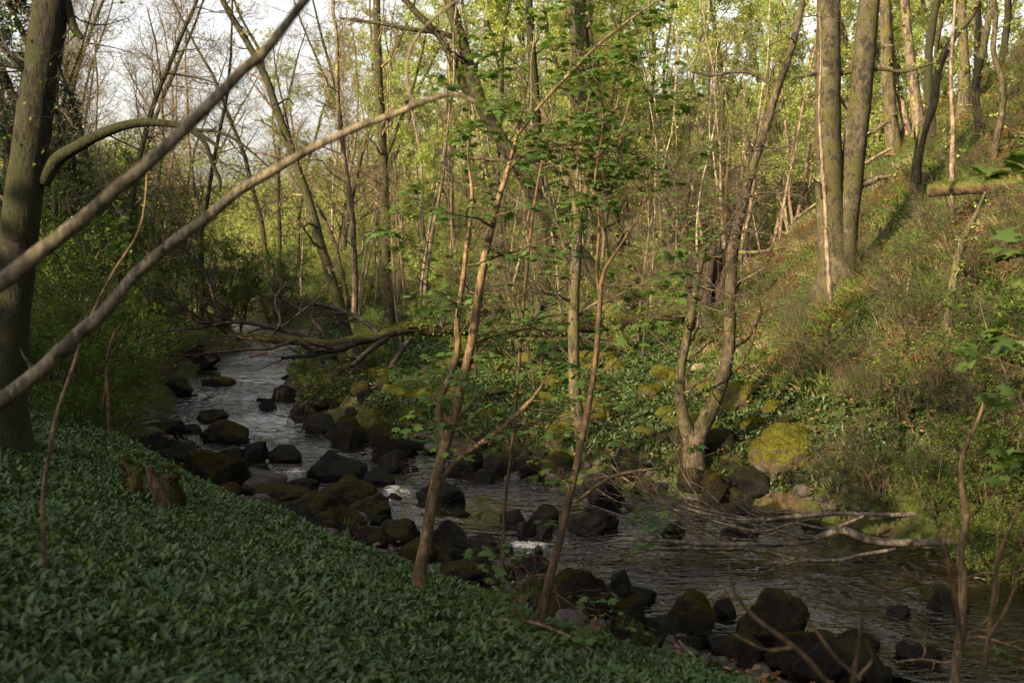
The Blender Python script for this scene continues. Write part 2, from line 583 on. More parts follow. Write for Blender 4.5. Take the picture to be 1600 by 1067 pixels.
MOSS_Y = (.064, .066, .009)
MOSS_G = (.024, .022, .005)
MOSS_D = (.013, .013, .004)
M = dict(
    grey_brown=bark('grey_brown_bark', (.020, .015, .010), (.085, .065, .042), (.042, .042, .010), .46, .1, bumpd=.010),
    moss_trunk=bark('mossy_dark_bark', (.008, .0065, .005), (.030, .025, .017), (.017, .018, .005), .58, .1),
    green_trunk=bark('green_bark', (.012, .010, .007), (.055, .045, .029), (.034, .034, .009), .53, .15),
    yellow_trunk=bark('yellow_moss_bark', (.03, .024, .015), (.10, .08, .05), (.066, .058, .012), .45, .1),
    beech=bark('beech_bark', (.018, .015, .010), (.070, .058, .038), (.040, .036, .011), .50, .1, scale=4, bumpd=.010, st=2.2),
    slim=bark('slim_bark', (.038, .029, .020), (.15, .115, .078), (.15, .14, .04), .40, .1, bumpd=.006),
    pink=bark('pinkish_bark', (.06, .042, .03), (.21, .15, .105), (.15, .14, .04), .30, .1, bumpd=.006),
    pale=bark('pale_pole_bark', (.10, .08, .055), (.32, .26, .18), (.15, .14, .04), .34, .1, bumpd=.006),
    twig=bark('twig_bark', (.035, .027, .018), (.10, .075, .05), amount=0, bumpd=.003),
    tan_twig=bark('tan_twig_bark', (.07, .05, .03), (.18, .13, .08), amount=0, bumpd=.003),
    dark_twig=bark('dark_twig_bark', (.012, .010, .008), (.04, .033, .024), amount=0, bumpd=.003),
    sapling=bark('sapling_bark', (.05, .034, .018), (.17, .115, .06), (.07, .075, .02), .28, .05, scale=16, bumpd=.004),
    brown_sap=bark('brown_sapling_bark', (.032, .021, .011), (.105, .066, .032), (.07, .08, .02), .26, .05, scale=16, bumpd=.004),
    near=bark('near_branch_bark', (.05, .042, .026), (.17, .14, .092), amount=0, scale=20, bumpd=.004),
    dead=bark('bleached_dead_wood', (.034, .028, .022), (.125, .105, .082), amount=0, scale=14, bumpd=.004),
    log=bark('log_bark', (.018, .012, .007), (.075, .045, .024), (.034, .034, .008), .44, .5),
    rot=bark('rotten_wood', (.025, .015, .009), (.085, .050, .026), (.05, .05, .012), .46, .5),
    soil=bark('root_soil', (.010, .007, .005), (.04, .025, .016), amount=0, scale=6),
    syc=leafmat('sycamore_leaf', [(.035, .075, .014), (.055, .105, .020), (.08, .135, .028)], .5, .02, .45),
    fresh=leafmat('fresh_leaf', [(.17, .23, .06), (.23, .29, .085), (.31, .34, .13), (.20, .25, .06)], .5, 0),
    bud=leafmat('bud_leaf', [(.22, .24, .08), (.30, .29, .12), (.24, .19, .09)], .45, 0),
    bush=leafmat('bush_leaf', [(.045, .085, .016), (.075, .125, .022), (.12, .17, .03)], .45, 0),
    bush_dark=leafmat('dark_bush_leaf', [(.026, .055, .011), (.042, .080, .016), (.065, .105, .020), (.10, .14, .028)], .42, 0),
    herb=leafmat('herb_leaf', [(.035, .080, .013), (.055, .115, .018), (.085, .15, .024), (.12, .17, .03)], .42, 0),
    ivy=leafmat('ivy_leaf', [(.014, .032, .010), (.025, .05, .014), (.035, .065, .018)], .15, .06, .35),
    rams=leafmat('ramson_leaf', [(.020, .037, .011), (.031, .053, .0155), (.046, .070, .022), (.025, .043, .012), (.060, .085, .019)], 0.25, .018, .45),
    grass=leafmat('grass_blade', [(.04, .085, .014), (.06, .11, .02), (.09, .13, .03), (.17, .15, .06)], .35, 0),
    straw=leafmat('straw_blade', [(.24, .20, .11), (.34, .29, .18), (.16, .13, .06)], .3, 0),
    bracken=leafmat('dead_bracken', [(.09, .042, .020), (.15, .072, .034), (.20, .11, .06)], .2, 0),
    litter=leafmat('leaf_litter', [(.07, .04, .02), (.13, .075, .035), (.20, .12, .06), (.05, .03, .016)], .1, 0),
    moss_y=leafmat('yellow_moss_fronds', [(.028, .031, .006), (.064, .060, .010), (.115, .100, .015)], .3, 0),
    moss_g=leafmat('dark_moss_fronds', [(.020, .020, .004), (.034, .032, .006), (.05, .045, .008)], .25, 0),
    wood=leafmat('woodland_leaf', [(.02, .045, .012), (.035, .065, .016), (.05, .08, .02)], .25, 0),
    rock=rockmat('wet_dark_rock', (.0025, .002, .0016), (.011, .009, .007), MOSS_D, .26, rough=.55),
    rock_m=rockmat('mossy_rock', (.003, .0025, .002), (.013, .0105, .0075), MOSS_G, .42),
    rock_y=rockmat('yellow_mossy_rock', (.02, .017, .012), (.06, .045, .028), MOSS_Y, .62),
    stone=rockmat('pale_stone', (.10, .07, .05), (.22, .16, .115), MOSS_G, .05),
    pebble=rockmat('pebble', (.02, .018, .016), (.07, .062, .055), MOSS_D, .1),
)

# ground: leaf mould, soil, moss and green by place
def ground_mat():
    m, t, o = new_mat('woodland_ground')
    b = t.nodes.new('ShaderNodeBsdfPrincipled')
    n1 = obj_noise(t, .9, 6, .7)
    n2 = obj_noise(t, 12, 5, .7)
    n3 = obj_noise(t, .35, 4, .6)
    soil = rampn(t, n2, [(.3, (.014, .010, .006)), (.55, (.05, .034, .018)), (.75, (.085, .052, .026))])
    green = rampn(t, n2, [(.3, (.012, .022, .006)), (.7, (.06, .075, .018))])
    col = mixc(t, rampn(t, n1, [(.38, (0, 0, 0)), (.54, (1, 1, 1))]), soil, green)
    red = rampn(t, n2, [(.3, (.04, .02, .011)), (.7, (.13, .07, .036))])
    col = mixc(t, rampn(t, n3, [(.60, (0, 0, 0)), (.68, (.8, .8, .8))]), col, red)
    t.links.new(col, b.inputs['Base Color'])
    b.inputs['Roughness'].default_value = .95
    b.inputs['Specular IOR Level'].default_value = .1
    bp = t.nodes.new('ShaderNodeBump')
    bp.inputs['Distance'].default_value = .09
    bp.inputs['Strength'].default_value = .8
    t.links.new(n2, bp.inputs['Height'])
    t.links.new(bp.outputs[0], b.inputs['Normal'])
    t.links.new(b.outputs[0], o.inputs[0])
    return m

def water_mat():
    m, t, o = new_mat('stream_water')
    b = t.nodes.new('ShaderNodeBsdfPrincipled')
    at_ = t.nodes.new('ShaderNodeAttribute')
    at_.attribute_name = 'foam'
    nf = obj_noise(t, 7, 5, .7)
    nf2 = obj_noise(t, 30, 4, .7)
    f = math_(t, 'MULTIPLY', at_.outputs['Fac'], math_(t, 'ADD', .1, math_(t, 'MULTIPLY', nf2, 1.3)))
    f = math_(t, 'ADD', f, math_(t, 'MULTIPLY', math_(t, 'SUBTRACT', nf, .5), 1.2))
    f = math_(t, 'ADD', f, math_(t, 'MULTIPLY', math_(t, 'SUBTRACT', nf2, .5), .7))
    foam = rampn(t, f, [(.37, (0, 0, 0)), (.72, (1, 1, 1))])
    nb = obj_noise(t, .6, 3, .6)
    base = rampn(t, nb, [(.35, (.004, .0035, .002)), (.6, (.012, .009, .004)), (.75, (.028, .020, .007))])
    col = mixc(t, foam, base, (.46, .42, .36))
    t.links.new(col, b.inputs['Base Color'])
    t.links.new(math_(t, 'ADD', .03, math_(t, 'MULTIPLY', foam, .5)), b.inputs['Roughness'])
    b.inputs['IOR'].default_value = 1.33
    b.inputs['Specular IOR Level'].default_value = 1.0
    n1 = obj_noise(t, 4.0, 2, .5, (1, 1.7, 1))
    n2 = obj_noise(t, 11, 1, .5, (1, 1.5, 1))
    hsum = math_(t, 'ADD', n1, math_(t, 'MULTIPLY', n2, .35))
    bp = t.nodes.new('ShaderNodeBump')
    bp.inputs['Distance'].default_value = .09
    bp.inputs['Strength'].default_value = 1.0
    calm = obj_noise(t, .55, 2, .5)                # smooth glides between rippled runs
    hsum = math_(t, 'MULTIPLY', hsum, rampn(t, calm, [(.36, (.18, .18, .18)), (.62, (1.25, 1.25, 1.25))]))
    t.links.new(hsum, bp.inputs['Height'])
    t.links.new(bp.outputs[0], b.inputs['Normal'])
    t.links.new(b.outputs[0], o.inputs[0])
    return m

# ------------------------------------------------------------------ the ground and the stream
def axis(parts):
    return np.unique(np.concatenate([np.arange(a, b, s) for a, b, s in parts]).round(4))
gx = axis([(-160, -40, 6), (-40, -16, 1.2), (-16, -10, .35), (-10, 9, .13), (9, 18, .3), (18, 40, 1.2), (40, 166, 6)])
gy = axis([(-80, -8, 4), (-8, 3, .6), (3, 24, .13), (24, 40, .22), (40, 70, .8), (70, 260, 6)])
GX, GY = np.meshgrid(gx, gy)
GZ = hgt(GX, GY)
nx, ny = len(gx), len(gy)
V = np.stack([GX, GY, GZ], -1).reshape(-1, 3)
ii = np.arange(nx - 1)[None] + np.arange(ny - 1)[:, None] * nx
F = np.stack([ii, ii + 1, ii + 1 + nx, ii + nx], -1).reshape(-1, 4)
tag(MB().add(V, F).build('ground', ground_mat()), 'woodland ground of soil, moss and leaf mould', 'ground', kind='structure')

wx = np.arange(-14, 12, .06)
wy = np.concatenate([np.arange(4, 24, .05), np.arange(24, 46, .08)])
WX, WY = np.meshgrid(wx, wy)
dl, dr = stream(WX, WY)
keep = (dl < .35) & (dr < .35)
fl = np.zeros_like(WX)
wz = .034 * fbm2(WX * 1.0, WY * 1.3, 0.36, 21, 2) * np.clip(.55 + .75 * fbm2(WX, WY, 1.9, 27, 2), .1, 1.5) + .012 * fbm2(WX, WY, 1.8, 25, 2)
for px, py, rx, ry, a, hh in [(822, 858, 34, 12, 1.0, .05), (612, 772, 18, 14, .85, .05), (775, 868, 20, 8, .5, .02), (640, 800, 22, 8, .35, .02),
                              (450, 655, 30, 8, .40, .02), (470, 740, 28, 8, .38, .02), (800, 905, 24, 8, .35, .01), (660, 745, 20, 6, .35, .01),
                              (400, 560, 30, 5, .4, .02), (1530, 905, 26, 4, .5, .03), (350, 605, 40, 8, .28, .01), (1430, 925, 30, 10, .25, .02),
                              (920, 880, 40, 10, .2, .01), (1010, 770, 16, 6, .3, .01), (560, 760, 20, 8, .4, .01),
                              (455, 735, 24, 9, .5, .02), (490, 700, 30, 9, .4, .02), (430, 640, 26, 7, .45, .02), (395, 618, 30, 7, .35, .02), (700, 800, 22, 8, .45, .02),
                              (850, 885, 26, 8, .5, .02), (905, 790, 20, 7, .35, .01), (980, 775, 24, 6, .4, .02), (735, 880, 20, 8, .4, .01), (590, 790, 16, 8, .5, .02),
                              (640, 770, 20, 9, .5, .02), (880, 850, 40, 9, .35, .01), (1100, 905, 40, 8, .22, .01), (1300, 940, 30, 8, .2, .01)]:
    d0 = ray(px, py)
    c = CAM + d0 * (-CAM[2] / d0[2])
    sx = rx / FPX * c[1]
    sy = ry / FPX * c[1] * c[1] / 4.0
    g = np.exp(-((WX - c[0]) / sx) ** 2 - ((WY - c[1]) / sy) ** 2)
    fl += a * g
    wz += hh * g * (1 + 1.2 * fbm2(WX, WY, .22, 33, 2))
V = np.stack([WX, WY, wz], -1).reshape(-1, 3)
n_w = len(wx)
ii = np.arange(n_w - 1)[None] + np.arange(len(wy) - 1)[:, None] * n_w
kq = keep[:-1, :-1] & keep[1:, 1:] & keep[1:, :-1] & keep[:-1, 1:]
F = np.stack([ii, ii + 1, ii + 1 + n_w, ii + n_w], -1)[kq]
used = np.unique(F)
rm = np.full(len(V), -1)
rm[used] = np.arange(len(used))
wo = MB().add(V[used], rm[F]).build('water', water_mat())
fa = wo.data.attributes.new('foam', 'FLOAT', 'POINT')
fa.data.foreach_set('value', fl.reshape(-1)[used].astype(np.float32))
tag(wo, 'shallow brown stream with ripples and white foam between boulders', 'stream', kind='structure')

# ------------------------------------------------------------------ trees with their own stems (pixel widths turned into real radii at a real distance)
def stem(pts, Y, K=40, wob=.012, seed=0, dY=0.0, foot=False):
    """pts: (px, py, width px[, extra depth]); Y: distance of the tree"""
    P, R = [], []
    for k, p in enumerate(pts):
        yy = Y + (p[3] if len(p) > 3 else 0) + dY * k / max(1, len(pts) - 1)
        P.append(at(p[0], p[1], yy))
        R.append(p[2] / 2 / FPX * yy)
    if foot:
        z = hz(P[0][0], P[0][1])
        b = P[0].copy()
        b[2] = min(z, b[2]) - .25
        P.insert(0, b)
        R.insert(0, R[0] * 1.35)
    C, r = resample(P, R, K)
    if wob:
        q = C * 1.7
        C = C + wob * np.stack([noise3(q, 40 + seed), noise3(q, 50 + seed), 0 * q[:, 0]], -1)
    return C, r

def stack_(stems, K=24):
    P = np.stack([resample(c, r, K)[0] for c, r in stems])
    R = np.stack([resample(c, r, K)[1] for c, r in stems])
    return P, R

def leafy(mb, tw, rng, n, size, tmpl, mat, t0=.3, up=1.0, tilt=.5, droop=-.1, spread=.8, cluster=1, cr=.0):
    pos, tan = along(tw, rng, n, t0)
    if cluster > 1:
        pos = np.repeat(pos, cluster, 0) + cr * rng.normal(size=(n * cluster, 3))
        tan = np.repeat(tan, cluster, 0)
        n = n * cluster
    d, nn = leafdirs(rng, n, tan, spread, droop, up, tilt)
    inst(mb, tmpl, pos, d, nn, size * rng.uniform(.6, 1.25, n), mat)

def stem_tree(name, label, cat, Y, stems, mt, mtw, rng, group=None, sides=12, bump=.05, tw=None, leaf=None, foot=(0,), K=44, bfreq=6):
    """stems: list of pixel polylines, first ones rooted. tw: dict for twigs; leaf: dict for leaves"""
    S = []
    for i, s in enumerate(stems):
        S.append(stem(s, Y, K, seed=i, foot=(i in foot)))
    root = S[0][0][0]
    t = thing(name, label, cat, (root[0], root[1], root[2] + .25), group)
    mb = MB()
    for c, r in S:
        tubes(mb, c, r, sides if r[0] > .03 else max(5, sides - 5), 0, bump, bfreq)
    mb.build('trunk', mt, t)
    if tw:
        P, R = stack_(S)
        cb = MB()
        lv = []
        p, r = P, R
        for lev in tw:
            p, r = branch(p, r, rng, **lev)
            tubes(cb, p, r, 5 if r.mean() > .012 else 3)
            lv.append(p)
        mats = [mtw]
        if leaf:
            mats.append(leaf['mat'])
            lf = {k: v for k, v in leaf.items() if k not in ('mat', 'n', 'size', 'tmpl', 'lev')}
            leafy(cb, lv[leaf.get('lev', -1)], rng, leaf['n'], leaf['size'], leaf['tmpl'], 1, **lf)
        cb.build('crown', mats, t)
    return t

rg = lambda s: np.random.default_rng(s)

# mossy big tree at the left edge
stem_tree('mossy_tree', 'thick mossy tree trunk at the left edge with a bare arching limb', 'tree', 11.0,
    [[(2, 640, 80), (10, 540, 66), (21, 430, 60), (34, 330, 57), (50, 210, 55), (66, 100, 54), (80, 0, 53), (98, -140, 50), (110, -280, 46)],
     [(66, 285, 26), (90, 250, 21), (125, 228, 18), (165, 207, 16), (205, 194, 14), (250, 192, 12), (288, 199, 9), (318, 214, 7), (343, 232, 4)],
     [(300, 204, 8), (322, 225, 7), (334, 258, 6), (344, 282, 6), (343, 300, 3)],
     [(300, 203, 6), (340, 206, 5), (370, 220, 4), (395, 240, 3), (420, 262, 2)],
     [(100, -20, 16), (108, 20, 14), (116, 45, 12), (128, 60, 8)],
     [(75, 175, 12), (95, 172, 10), (108, 182, 8), (114, 196, 4)]],
    M['moss_trunk'], M['dark_twig'], rg(1), sides=22, bump=.05, K=60, bfreq=9,
    tw=[dict(n=5, t0=.35, length=1.0, absl=True, ang=(40, 80), K=7, wig=.25, up=.02, rf=.25),
        dict(n=5, t0=.2, length=.5, absl=True, ang=(30, 70), K=6, wig=.25, up=.02, rmin=.003),
        dict(n=4, t0=.2, length=.25, absl=True, ang=(30, 70), K=4, wig=.2, rmin=.002)],
    leaf=dict(mat=M['bush'], n=420, size=.045, tmpl=L_OVAL))

# trees of the middle distance
TWB = [dict(n=16, t0=.2, length=.24, ang=(35, 80), K=9, wig=.24, up=.06, rf=.4),
       dict(n=8, t0=.2, length=.5, ang=(30, 70), K=7, wig=.24, up=.03, rmin=.006),
       dict(n=5, t0=.2, length=.5, ang=(30, 65), K=5, wig=.2, up=.03, rmin=.004)]
def twl(s=1.0, n=1.0):
    r = [dict(x) for x in TWB]
    for x in r:
        x['length'] *= s
        x['n'] = max(2, int(x['n'] * n))
    return r

stem_tree('leaning_tree', 'big green barked tree leaning left across the centre, forked at its top', 'tree', 33.0,
    [[(985, 512, 34), (962, 468, 29), (938, 440, 27), (912, 405, 26), (880, 365, 25), (848, 325, 24), (818, 275, 23), (785, 222, 22), (757, 175, 21), (738, 125, 21), (718, 55, 19), (702, 0, 17), (690, -60, 15)],
     [(752, 165, 15), (728, 140, 13), (712, 110, 12), (690, 62, 11), (655, 25, 10), (612, -22, 9)],
     [(715, 62, 8), (690, 52, 8), (640, 46, 7), (600, 38, 6), (555, 32, 5), (530, 28, 3)],
     [(800, 245, 10), (840, 250, 8), (862, 262, 7), (900, 298, 5)]],
    M['green_trunk'], M['twig'], rg(2), tw=twl(.8), leaf=dict(mat=M['fresh'], n=900, size=.07, tmpl=L_OVAL))
stem_tree('tall_oak', 'tall straight mossy trunk behind the leafy sapling, leaning slightly left', 'tree', 40.0,
    [[(992, 482, 38), (984, 440, 33), (968, 395, 30), (950, 330, 28), (936, 260, 27), (918, 170, 26), (908, 80, 26), (902, 0, 25), (898, -80, 24)],
     [(952, 335, 12), (945, 250, 12), (938, 170, 11), (925, 90, 10), (918, 0, 9), (925, -80, 8)],
     [(925, 200, 8), (890, 150, 7), (862, 80, 6), (850, 10, 5)]],
    M['green_trunk'], M['twig'], rg(3), tw=twl(.7), leaf=dict(mat=M['fresh'], n=1100, size=.08, tmpl=L_OVAL))
stem_tree('woodland_tree', 'dark upright trunk right behind the rotten end of the fallen log', 'tree', 38.0,
    [[(850, 492, 22), (852, 430, 18), (846, 350, 16), (842, 260, 15), (836, 150, 14), (828, 30, 12), (824, -60, 10)]],
    M['moss_trunk'], M['twig'], rg(4), tw=twl(.6), leaf=dict(mat=M['fresh'], n=700, size=.08, tmpl=L_OVAL))
stem_tree('woodland_tree', 'straight dark green trunk standing just behind the fallen log left of centre', 'tree', 35.0,
    [[(609, 514, 21), (607, 480, 17), (604, 430, 15), (602, 360, 15), (600, 280, 14), (596, 200, 13), (591, 100, 12), (588, 0, 11), (586, -80, 10)],
     [(602, 250, 6), (625, 190, 5), (650, 120, 4), (668, 40, 3)]],
    M['green_trunk'], M['tan_twig'], rg(5), tw=twl(.7), leaf=dict(mat=M['fresh'], n=900, size=.07, tmpl=L_OVAL))
stem_tree('woodland_tree', 'slender diagonal trunk leaning left from beside the stream, crossed by the fallen log', 'tree', 26.0,
    [[(566, 578, 24), (550, 545, 20), (536, 500, 17), (522, 450, 16), (505, 395, 15), (490, 340, 14), (472, 285, 13), (452, 225, 13), (432, 170, 12), (415, 120, 11), (385, 65, 10), (350, 5, 9), (325, -60, 8)],
     [(415, 122, 6), (405, 80, 5), (378, 30, 4), (355, -30, 3)]],
    M['green_trunk'], M['tan_twig'], rg(6), tw=twl(.6), leaf=dict(mat=M['bud'], n=700, size=.05, tmpl=L_OVAL))
stem_tree('slim_tree', 'slim yellow mossy trunk rising from the mossy boulders in the middle', 'tree', 18.3,
    [[(908, 672, 26), (902, 640, 20), (897, 580, 18), (896, 510, 17), (898, 440, 17), (901, 380, 16), (903, 330, 14), (888, 285, 11), (872, 240, 9), (858, 195, 8), (835, 150, 6), (800, 105, 5)],
     [(902, 345, 10), (915, 300, 9), (922, 262, 8), (940, 235, 7), (968, 205, 5), (985, 150, 4), (1000, 80, 3)],
     [(899, 420, 6), (880, 380, 5), (868, 330, 4), (862, 280, 3)]],
    M['yellow_trunk'], M['twig'], rg(7), tw=twl(.8, .8), leaf=dict(mat=M['bush'], n=500, size=.05, tmpl=L_OVAL))
stem_tree('forked_tree', 'crooked tree forked from its base on the flood plain, nearly bare', 'tree', 16.8,
    [[(1086, 694, 34), (1098, 668, 27), (1114, 632, 24), (1130, 588, 21), (1140, 530, 19), (1141, 460, 18), (1146, 385, 18), (1160, 318, 17), (1175, 262, 15), (1190, 218, 14), (1206, 165, 13), (1224, 112, 12), (1240, 62, 11), (1254, 0, 10), (1262, -70, 9)],
     [(1082, 690, 30), (1068, 655, 20), (1062, 615, 17), (1066, 565, 14), (1078, 505, 12), (1086, 455, 11), (1094, 415, 11), (1100, 395, 10)],
     [(1095, 415, 8), (1082, 392, 8), (1068, 372, 7), (1052, 352, 6), (1036, 318, 5), (1020, 296, 4)],
     [(1099, 396, 8), (1112, 375, 7), (1130, 362, 6), (1150, 330, 5)],
     [(1168, 292, 10), (1168, 262, 9), (1174, 240, 8), (1166, 218, 5)],
     [(1148, 372, 7), (1138, 350, 7), (1140, 330, 6), (1128, 318, 4)],
     [(1215, 140, 7), (1190, 122, 6), (1160, 112, 5), (1110, 118, 4), (1080, 112, 3)],
     [(1130, 595, 6), (1160, 565, 5), (1178, 530, 5), (1182, 500, 4), (1200, 485, 3), (1240, 470, 2)]],
    M['grey_brown'], M['twig'], rg(8), tw=[dict(n=12, t0=.25, length=1.4, absl=True, ang=(45, 90), K=9, wig=.3, up=.04, rf=.35),
        dict(n=6, t0=.2, length=.7, absl=True, ang=(30, 70), K=6, wig=.25, up=.02, rmin=.004),
        dict(n=4, t0=.2, length=.35, absl=True, ang=(30, 70), K=4, wig=.2, rmin=.003)], leaf=dict(mat=M['bush'], n=420, size=.05, tmpl=L_OVAL))
BEECH_Y = 24.0
stem_tree('beech_tree', 'twin grey beech trunks rising from one base on the hillside', 'tree', BEECH_Y,
    [[(1308, 438, 70), (1303, 405, 50), (1298, 340, 44), (1295, 260, 41), (1294, 170, 39), (1294, 80, 37), (1295, 0, 35), (1298, -100, 32)],
     [(1314, 420, 46), (1320, 360, 40), (1328, 300, 36), (1337, 220, 35), (1346, 130, 34), (1354, 50, 32), (1360, -20, 31), (1368, -110, 28)],
     [(1296, 120, 8), (1330, 112, 7), (1375, 108, 6), (1412, 112, 5), (1460, 98, 3)],
     [(1290, 110, 7), (1262, 118, 6), (1240, 122, 5), (1228, 140, 3)]],
    M['beech'], M['twig'], rg(9), sides=20, bump=.035, tw=twl(.5, .6), leaf=dict(mat=M['fresh'], n=500, size=.07, tmpl=L_OVAL))
stem_tree('slim_tree', 'thin pinkish bare stem in front of the twin beech', 'tree', 21.5,
    [[(1299, 476, 10), (1296, 440, 8), (1292, 380, 7), (1289, 320, 6), (1285, 250, 5), (1280, 170, 4), (1283, 90, 3), (1280, 20, 2)]],
    M['pink'], M['tan_twig'], rg(10), tw=twl(.35, .5), leaf=dict(mat=M['bud'], n=120, size=.05, tmpl=L_OVAL), sides=8)
hill_specs = [
    ('sunlit trunk thick with yellow moss right of the beech', 'yellow_trunk', 30., [(1397, 232, 26), (1392, 190, 23), (1387, 120, 20), (1384, 50, 18), (1382, -50, 16)]),
    ('smooth pale trunk with a thin leaning companion on the hillside crest', 'slim', 31., [(1436, 205, 22), (1430, 150, 17), (1421, 80, 15), (1414, 0, 14), (1408, -70, 12)]),
    ('thin pinkish trunk leaning between the yellow moss trunk and the pale trunk', 'pink', 31., [(1418, 205, 13), (1408, 160, 11), (1396, 100, 9), (1390, 30, 8), (1380, -60, 7)]),
    ('curved tree swelling upward to the right from the grassy slope below the crest', 'grey_brown', 23., [(1432, 312, 20), (1432, 270, 16), (1440, 215, 15), (1458, 165, 14), (1466, 110, 13), (1488, 62, 11), (1520, 20, 9), (1545, -50, 8)]),
    ('straight sunlit yellow trunk at the top of the hillside', 'yellow_trunk', 33., [(1507, 124, 17), (1506, 80, 15), (1503, 20, 14), (1501, -60, 13)]),
    ('sinuous young tree with thin bark near the right edge of the slope', 'grey_brown', 22., [(1552, 250, 12), (1565, 180, 10), (1566, 130, 10), (1552, 80, 9), (1556, 30, 8), (1548, -40, 7)]),
    ('small mossy tree forking low on the red bracken slope', 'yellow_trunk', 18., [(1481, 522, 17), (1484, 480, 14), (1490, 440, 13), (1496, 405, 11), (1508, 370, 9), (1525, 335, 7), (1540, 300, 4)]),
    ('bare upright pole of a young tree right of the curved hillside tree', 'pink', 21.5, [(1488, 340, 9), (1487, 280, 8), (1489, 200, 7), (1486, 110, 6), (1492, 20, 5), (1496, -50, 4)]),
    ('slender rowan at the crest above the mossy log', 'beech', 27., [(1532, 215, 14), (1525, 140, 12), (1540, 60, 11), (1560, -40, 10)]),
]
for k, (lb, mt, Y, pts) in enumerate(hill_specs):
    # the foot goes down to the slope where the ray meets it
    g = ground(pts[0][0], pts[0][1], Y - 8, Y + 14)
    Yk = g[1] if abs(g[1] - Y) < 8 else Y
    stem_tree('hillside_tree', lb, 'tree', Yk, [pts], M[mt], M['twig'], rg(20 + k), group='trees on the lit hillside', sides=10,
              tw=twl(.45, .8), leaf=dict(mat=M['fresh'], n=260, size=.055, tmpl=L_OVAL))

# ------------------------------------------------------------------ saplings in front: sycamores with layered leaves
def sycamore(label, Y, stems, mt, seed, ntw, nleaf, foot=(0,), tw=None, size=.082, extra=None):
    rng = rg(seed)
    S = [stem(s, Y, 40, .006, seed=i, foot=(i in foot)) for i, s in enumerate(stems)]
    root = S[0][0][0]
    t = thing('sycamore_sapling', label, 'sapling', (root[0], root[1], root[2] + .25), 'sycamore saplings')
    S = [(c, r * np.interp(np.linspace(0, 1, len(r)), [0, .7, 1], [1, 1, .25])) for c, r in S]
    mb = MB()
    for c, r in S:
        tubes(mb, c, r, 10, 0, .07, 20)
    mb.build('trunk', mt, t)
    P, R = stack_(S)
    cb = MB()
    p1, r1 = branch(P, R, rng, n=ntw, t0=.30, length=.85, absl=True, ang=(50, 85), K=8, wig=.14, up=.03, rf=.35, rmin=.004, flat=.6, shape=.3)
    p2, r2 = branch(p1, r1, rng, n=3, t0=.35, length=.38, absl=True, ang=(35, 65), K=5, wig=.15, up=.02, rmin=.003, flat=.7)
    tubes(cb, p1, r1, 5)
    tubes(cb, p2, r2, 4)
    # leaf fans: whorls at the shoot tips and a node behind
    for pp, nf, tt in ((p1, 6, 1.0), (p2, 6, 1.0), (p1, 3, .72), (p2, 3, .6)):
        k = min(int(tt * (pp.shape[1] - 1)), pp.shape[1] - 1)
        c = pp[:, k]
        keepm = rng.random(len(c)) < np.where(c[:, 2] < 2.5, .25, nleaf)
        c = c[keepm]
        n = len(c)
        if n == 0: continue
        ang = rng.random(n)[:, None] * 6.28 + np.arange(nf)[None] * 6.28 / nf + rng.normal(size=(n, nf)) * .25
        d = np.stack([np.cos(ang), np.sin(ang), rng.normal(size=(n, nf)) * .15 - .25], -1).reshape(-1, 3)
        pet = rng.uniform(.03, .09, n * nf)
        pos = np.repeat(c, nf, 0) + d * pet[:, None] + np.stack([0 * pet, 0 * pet, rng.normal(size=n * nf) * .02], -1)
        nn = rng.normal(size=(n * nf, 3)) * .28 + np.array([0, 0, 1])
        inst(cb, L_PALM, pos, d, nrm(nn), size * rng.uniform(.55, 1.1, n * nf), 1)
        # leaf stalks
        q0 = np.repeat(c, nf, 0)
        tubes(cb, np.stack([q0, pos], 1), np.full((n * nf, 2), .0015), 3)
    cb.build('crown', [M['brown_sap'], M['syc']], t)
    return t

sycamore('twin stemmed tan sycamore sapling on the edge of the garlic bank', 9.7,
    [[(654, 908, 22), (664, 850, 19), (674, 790, 18), (684, 740, 17), (694, 700, 17), (706, 660, 16), (722, 600, 15), (738, 530, 14), (748, 460, 13), (760, 390, 12), (776, 320, 10), (792, 270, 9), (806, 215, 8), (818, 160, 6), (826, 120, 5), (835, 60, 4)],
     [(697, 690, 12), (686, 655, 11), (690, 620, 10), (706, 580, 10), (716, 540, 10), (714, 505, 9), (722, 450, 8), (730, 380, 7), (738, 310, 6), (732, 240, 5), (735, 160, 4)],
     [(686, 752, 10), (700, 735, 10), (722, 712, 9), (752, 692, 9), (785, 668, 8), (815, 640, 8), (840, 612, 7), (862, 572, 5)],
     [(742, 692, 4), (728, 680, 4), (712, 668, 4), (703, 664, 4)],
     [(806, 215, 6), (840, 170, 5), (885, 120, 5), (935, 70, 4), (1000, 20, 4), (1065, -20, 3)],
     [(792, 270, 5), (815, 245, 4), (870, 228, 4), (930, 224, 3), (985, 222, 3)]],
    M['sapling'], 31, 13, .85)
sycamore('thin reddish brown sycamore sapling with a crooked mossy foot by the water', 9.2,
    [[(830, 995, 22), (846, 960, 18), (856, 915, 14), (862, 890, 15), (876, 840, 11), (890, 775, 11), (906, 700, 11), (920, 630, 10), (932, 560, 9), (937, 490, 8), (942, 430, 7), (965, 390, 6), (990, 350, 5), (1015, 305, 4), (1050, 260, 4)],
     [(937, 470, 5), (932, 420, 5), (936, 350, 4), (930, 280, 4), (942, 200, 3), (938, 120, 3)],
     [(900, 785, 5), (930, 760, 5), (960, 743, 5), (1000, 735, 5), (1055, 728, 3)],
     [(860, 898, 5), (845, 898, 4), (825, 900, 3), (812, 901, 2)],
     [(858, 905, 5), (868, 920, 4), (870, 938, 2)]],
    M['brown_sap'], 32, 12, .8)
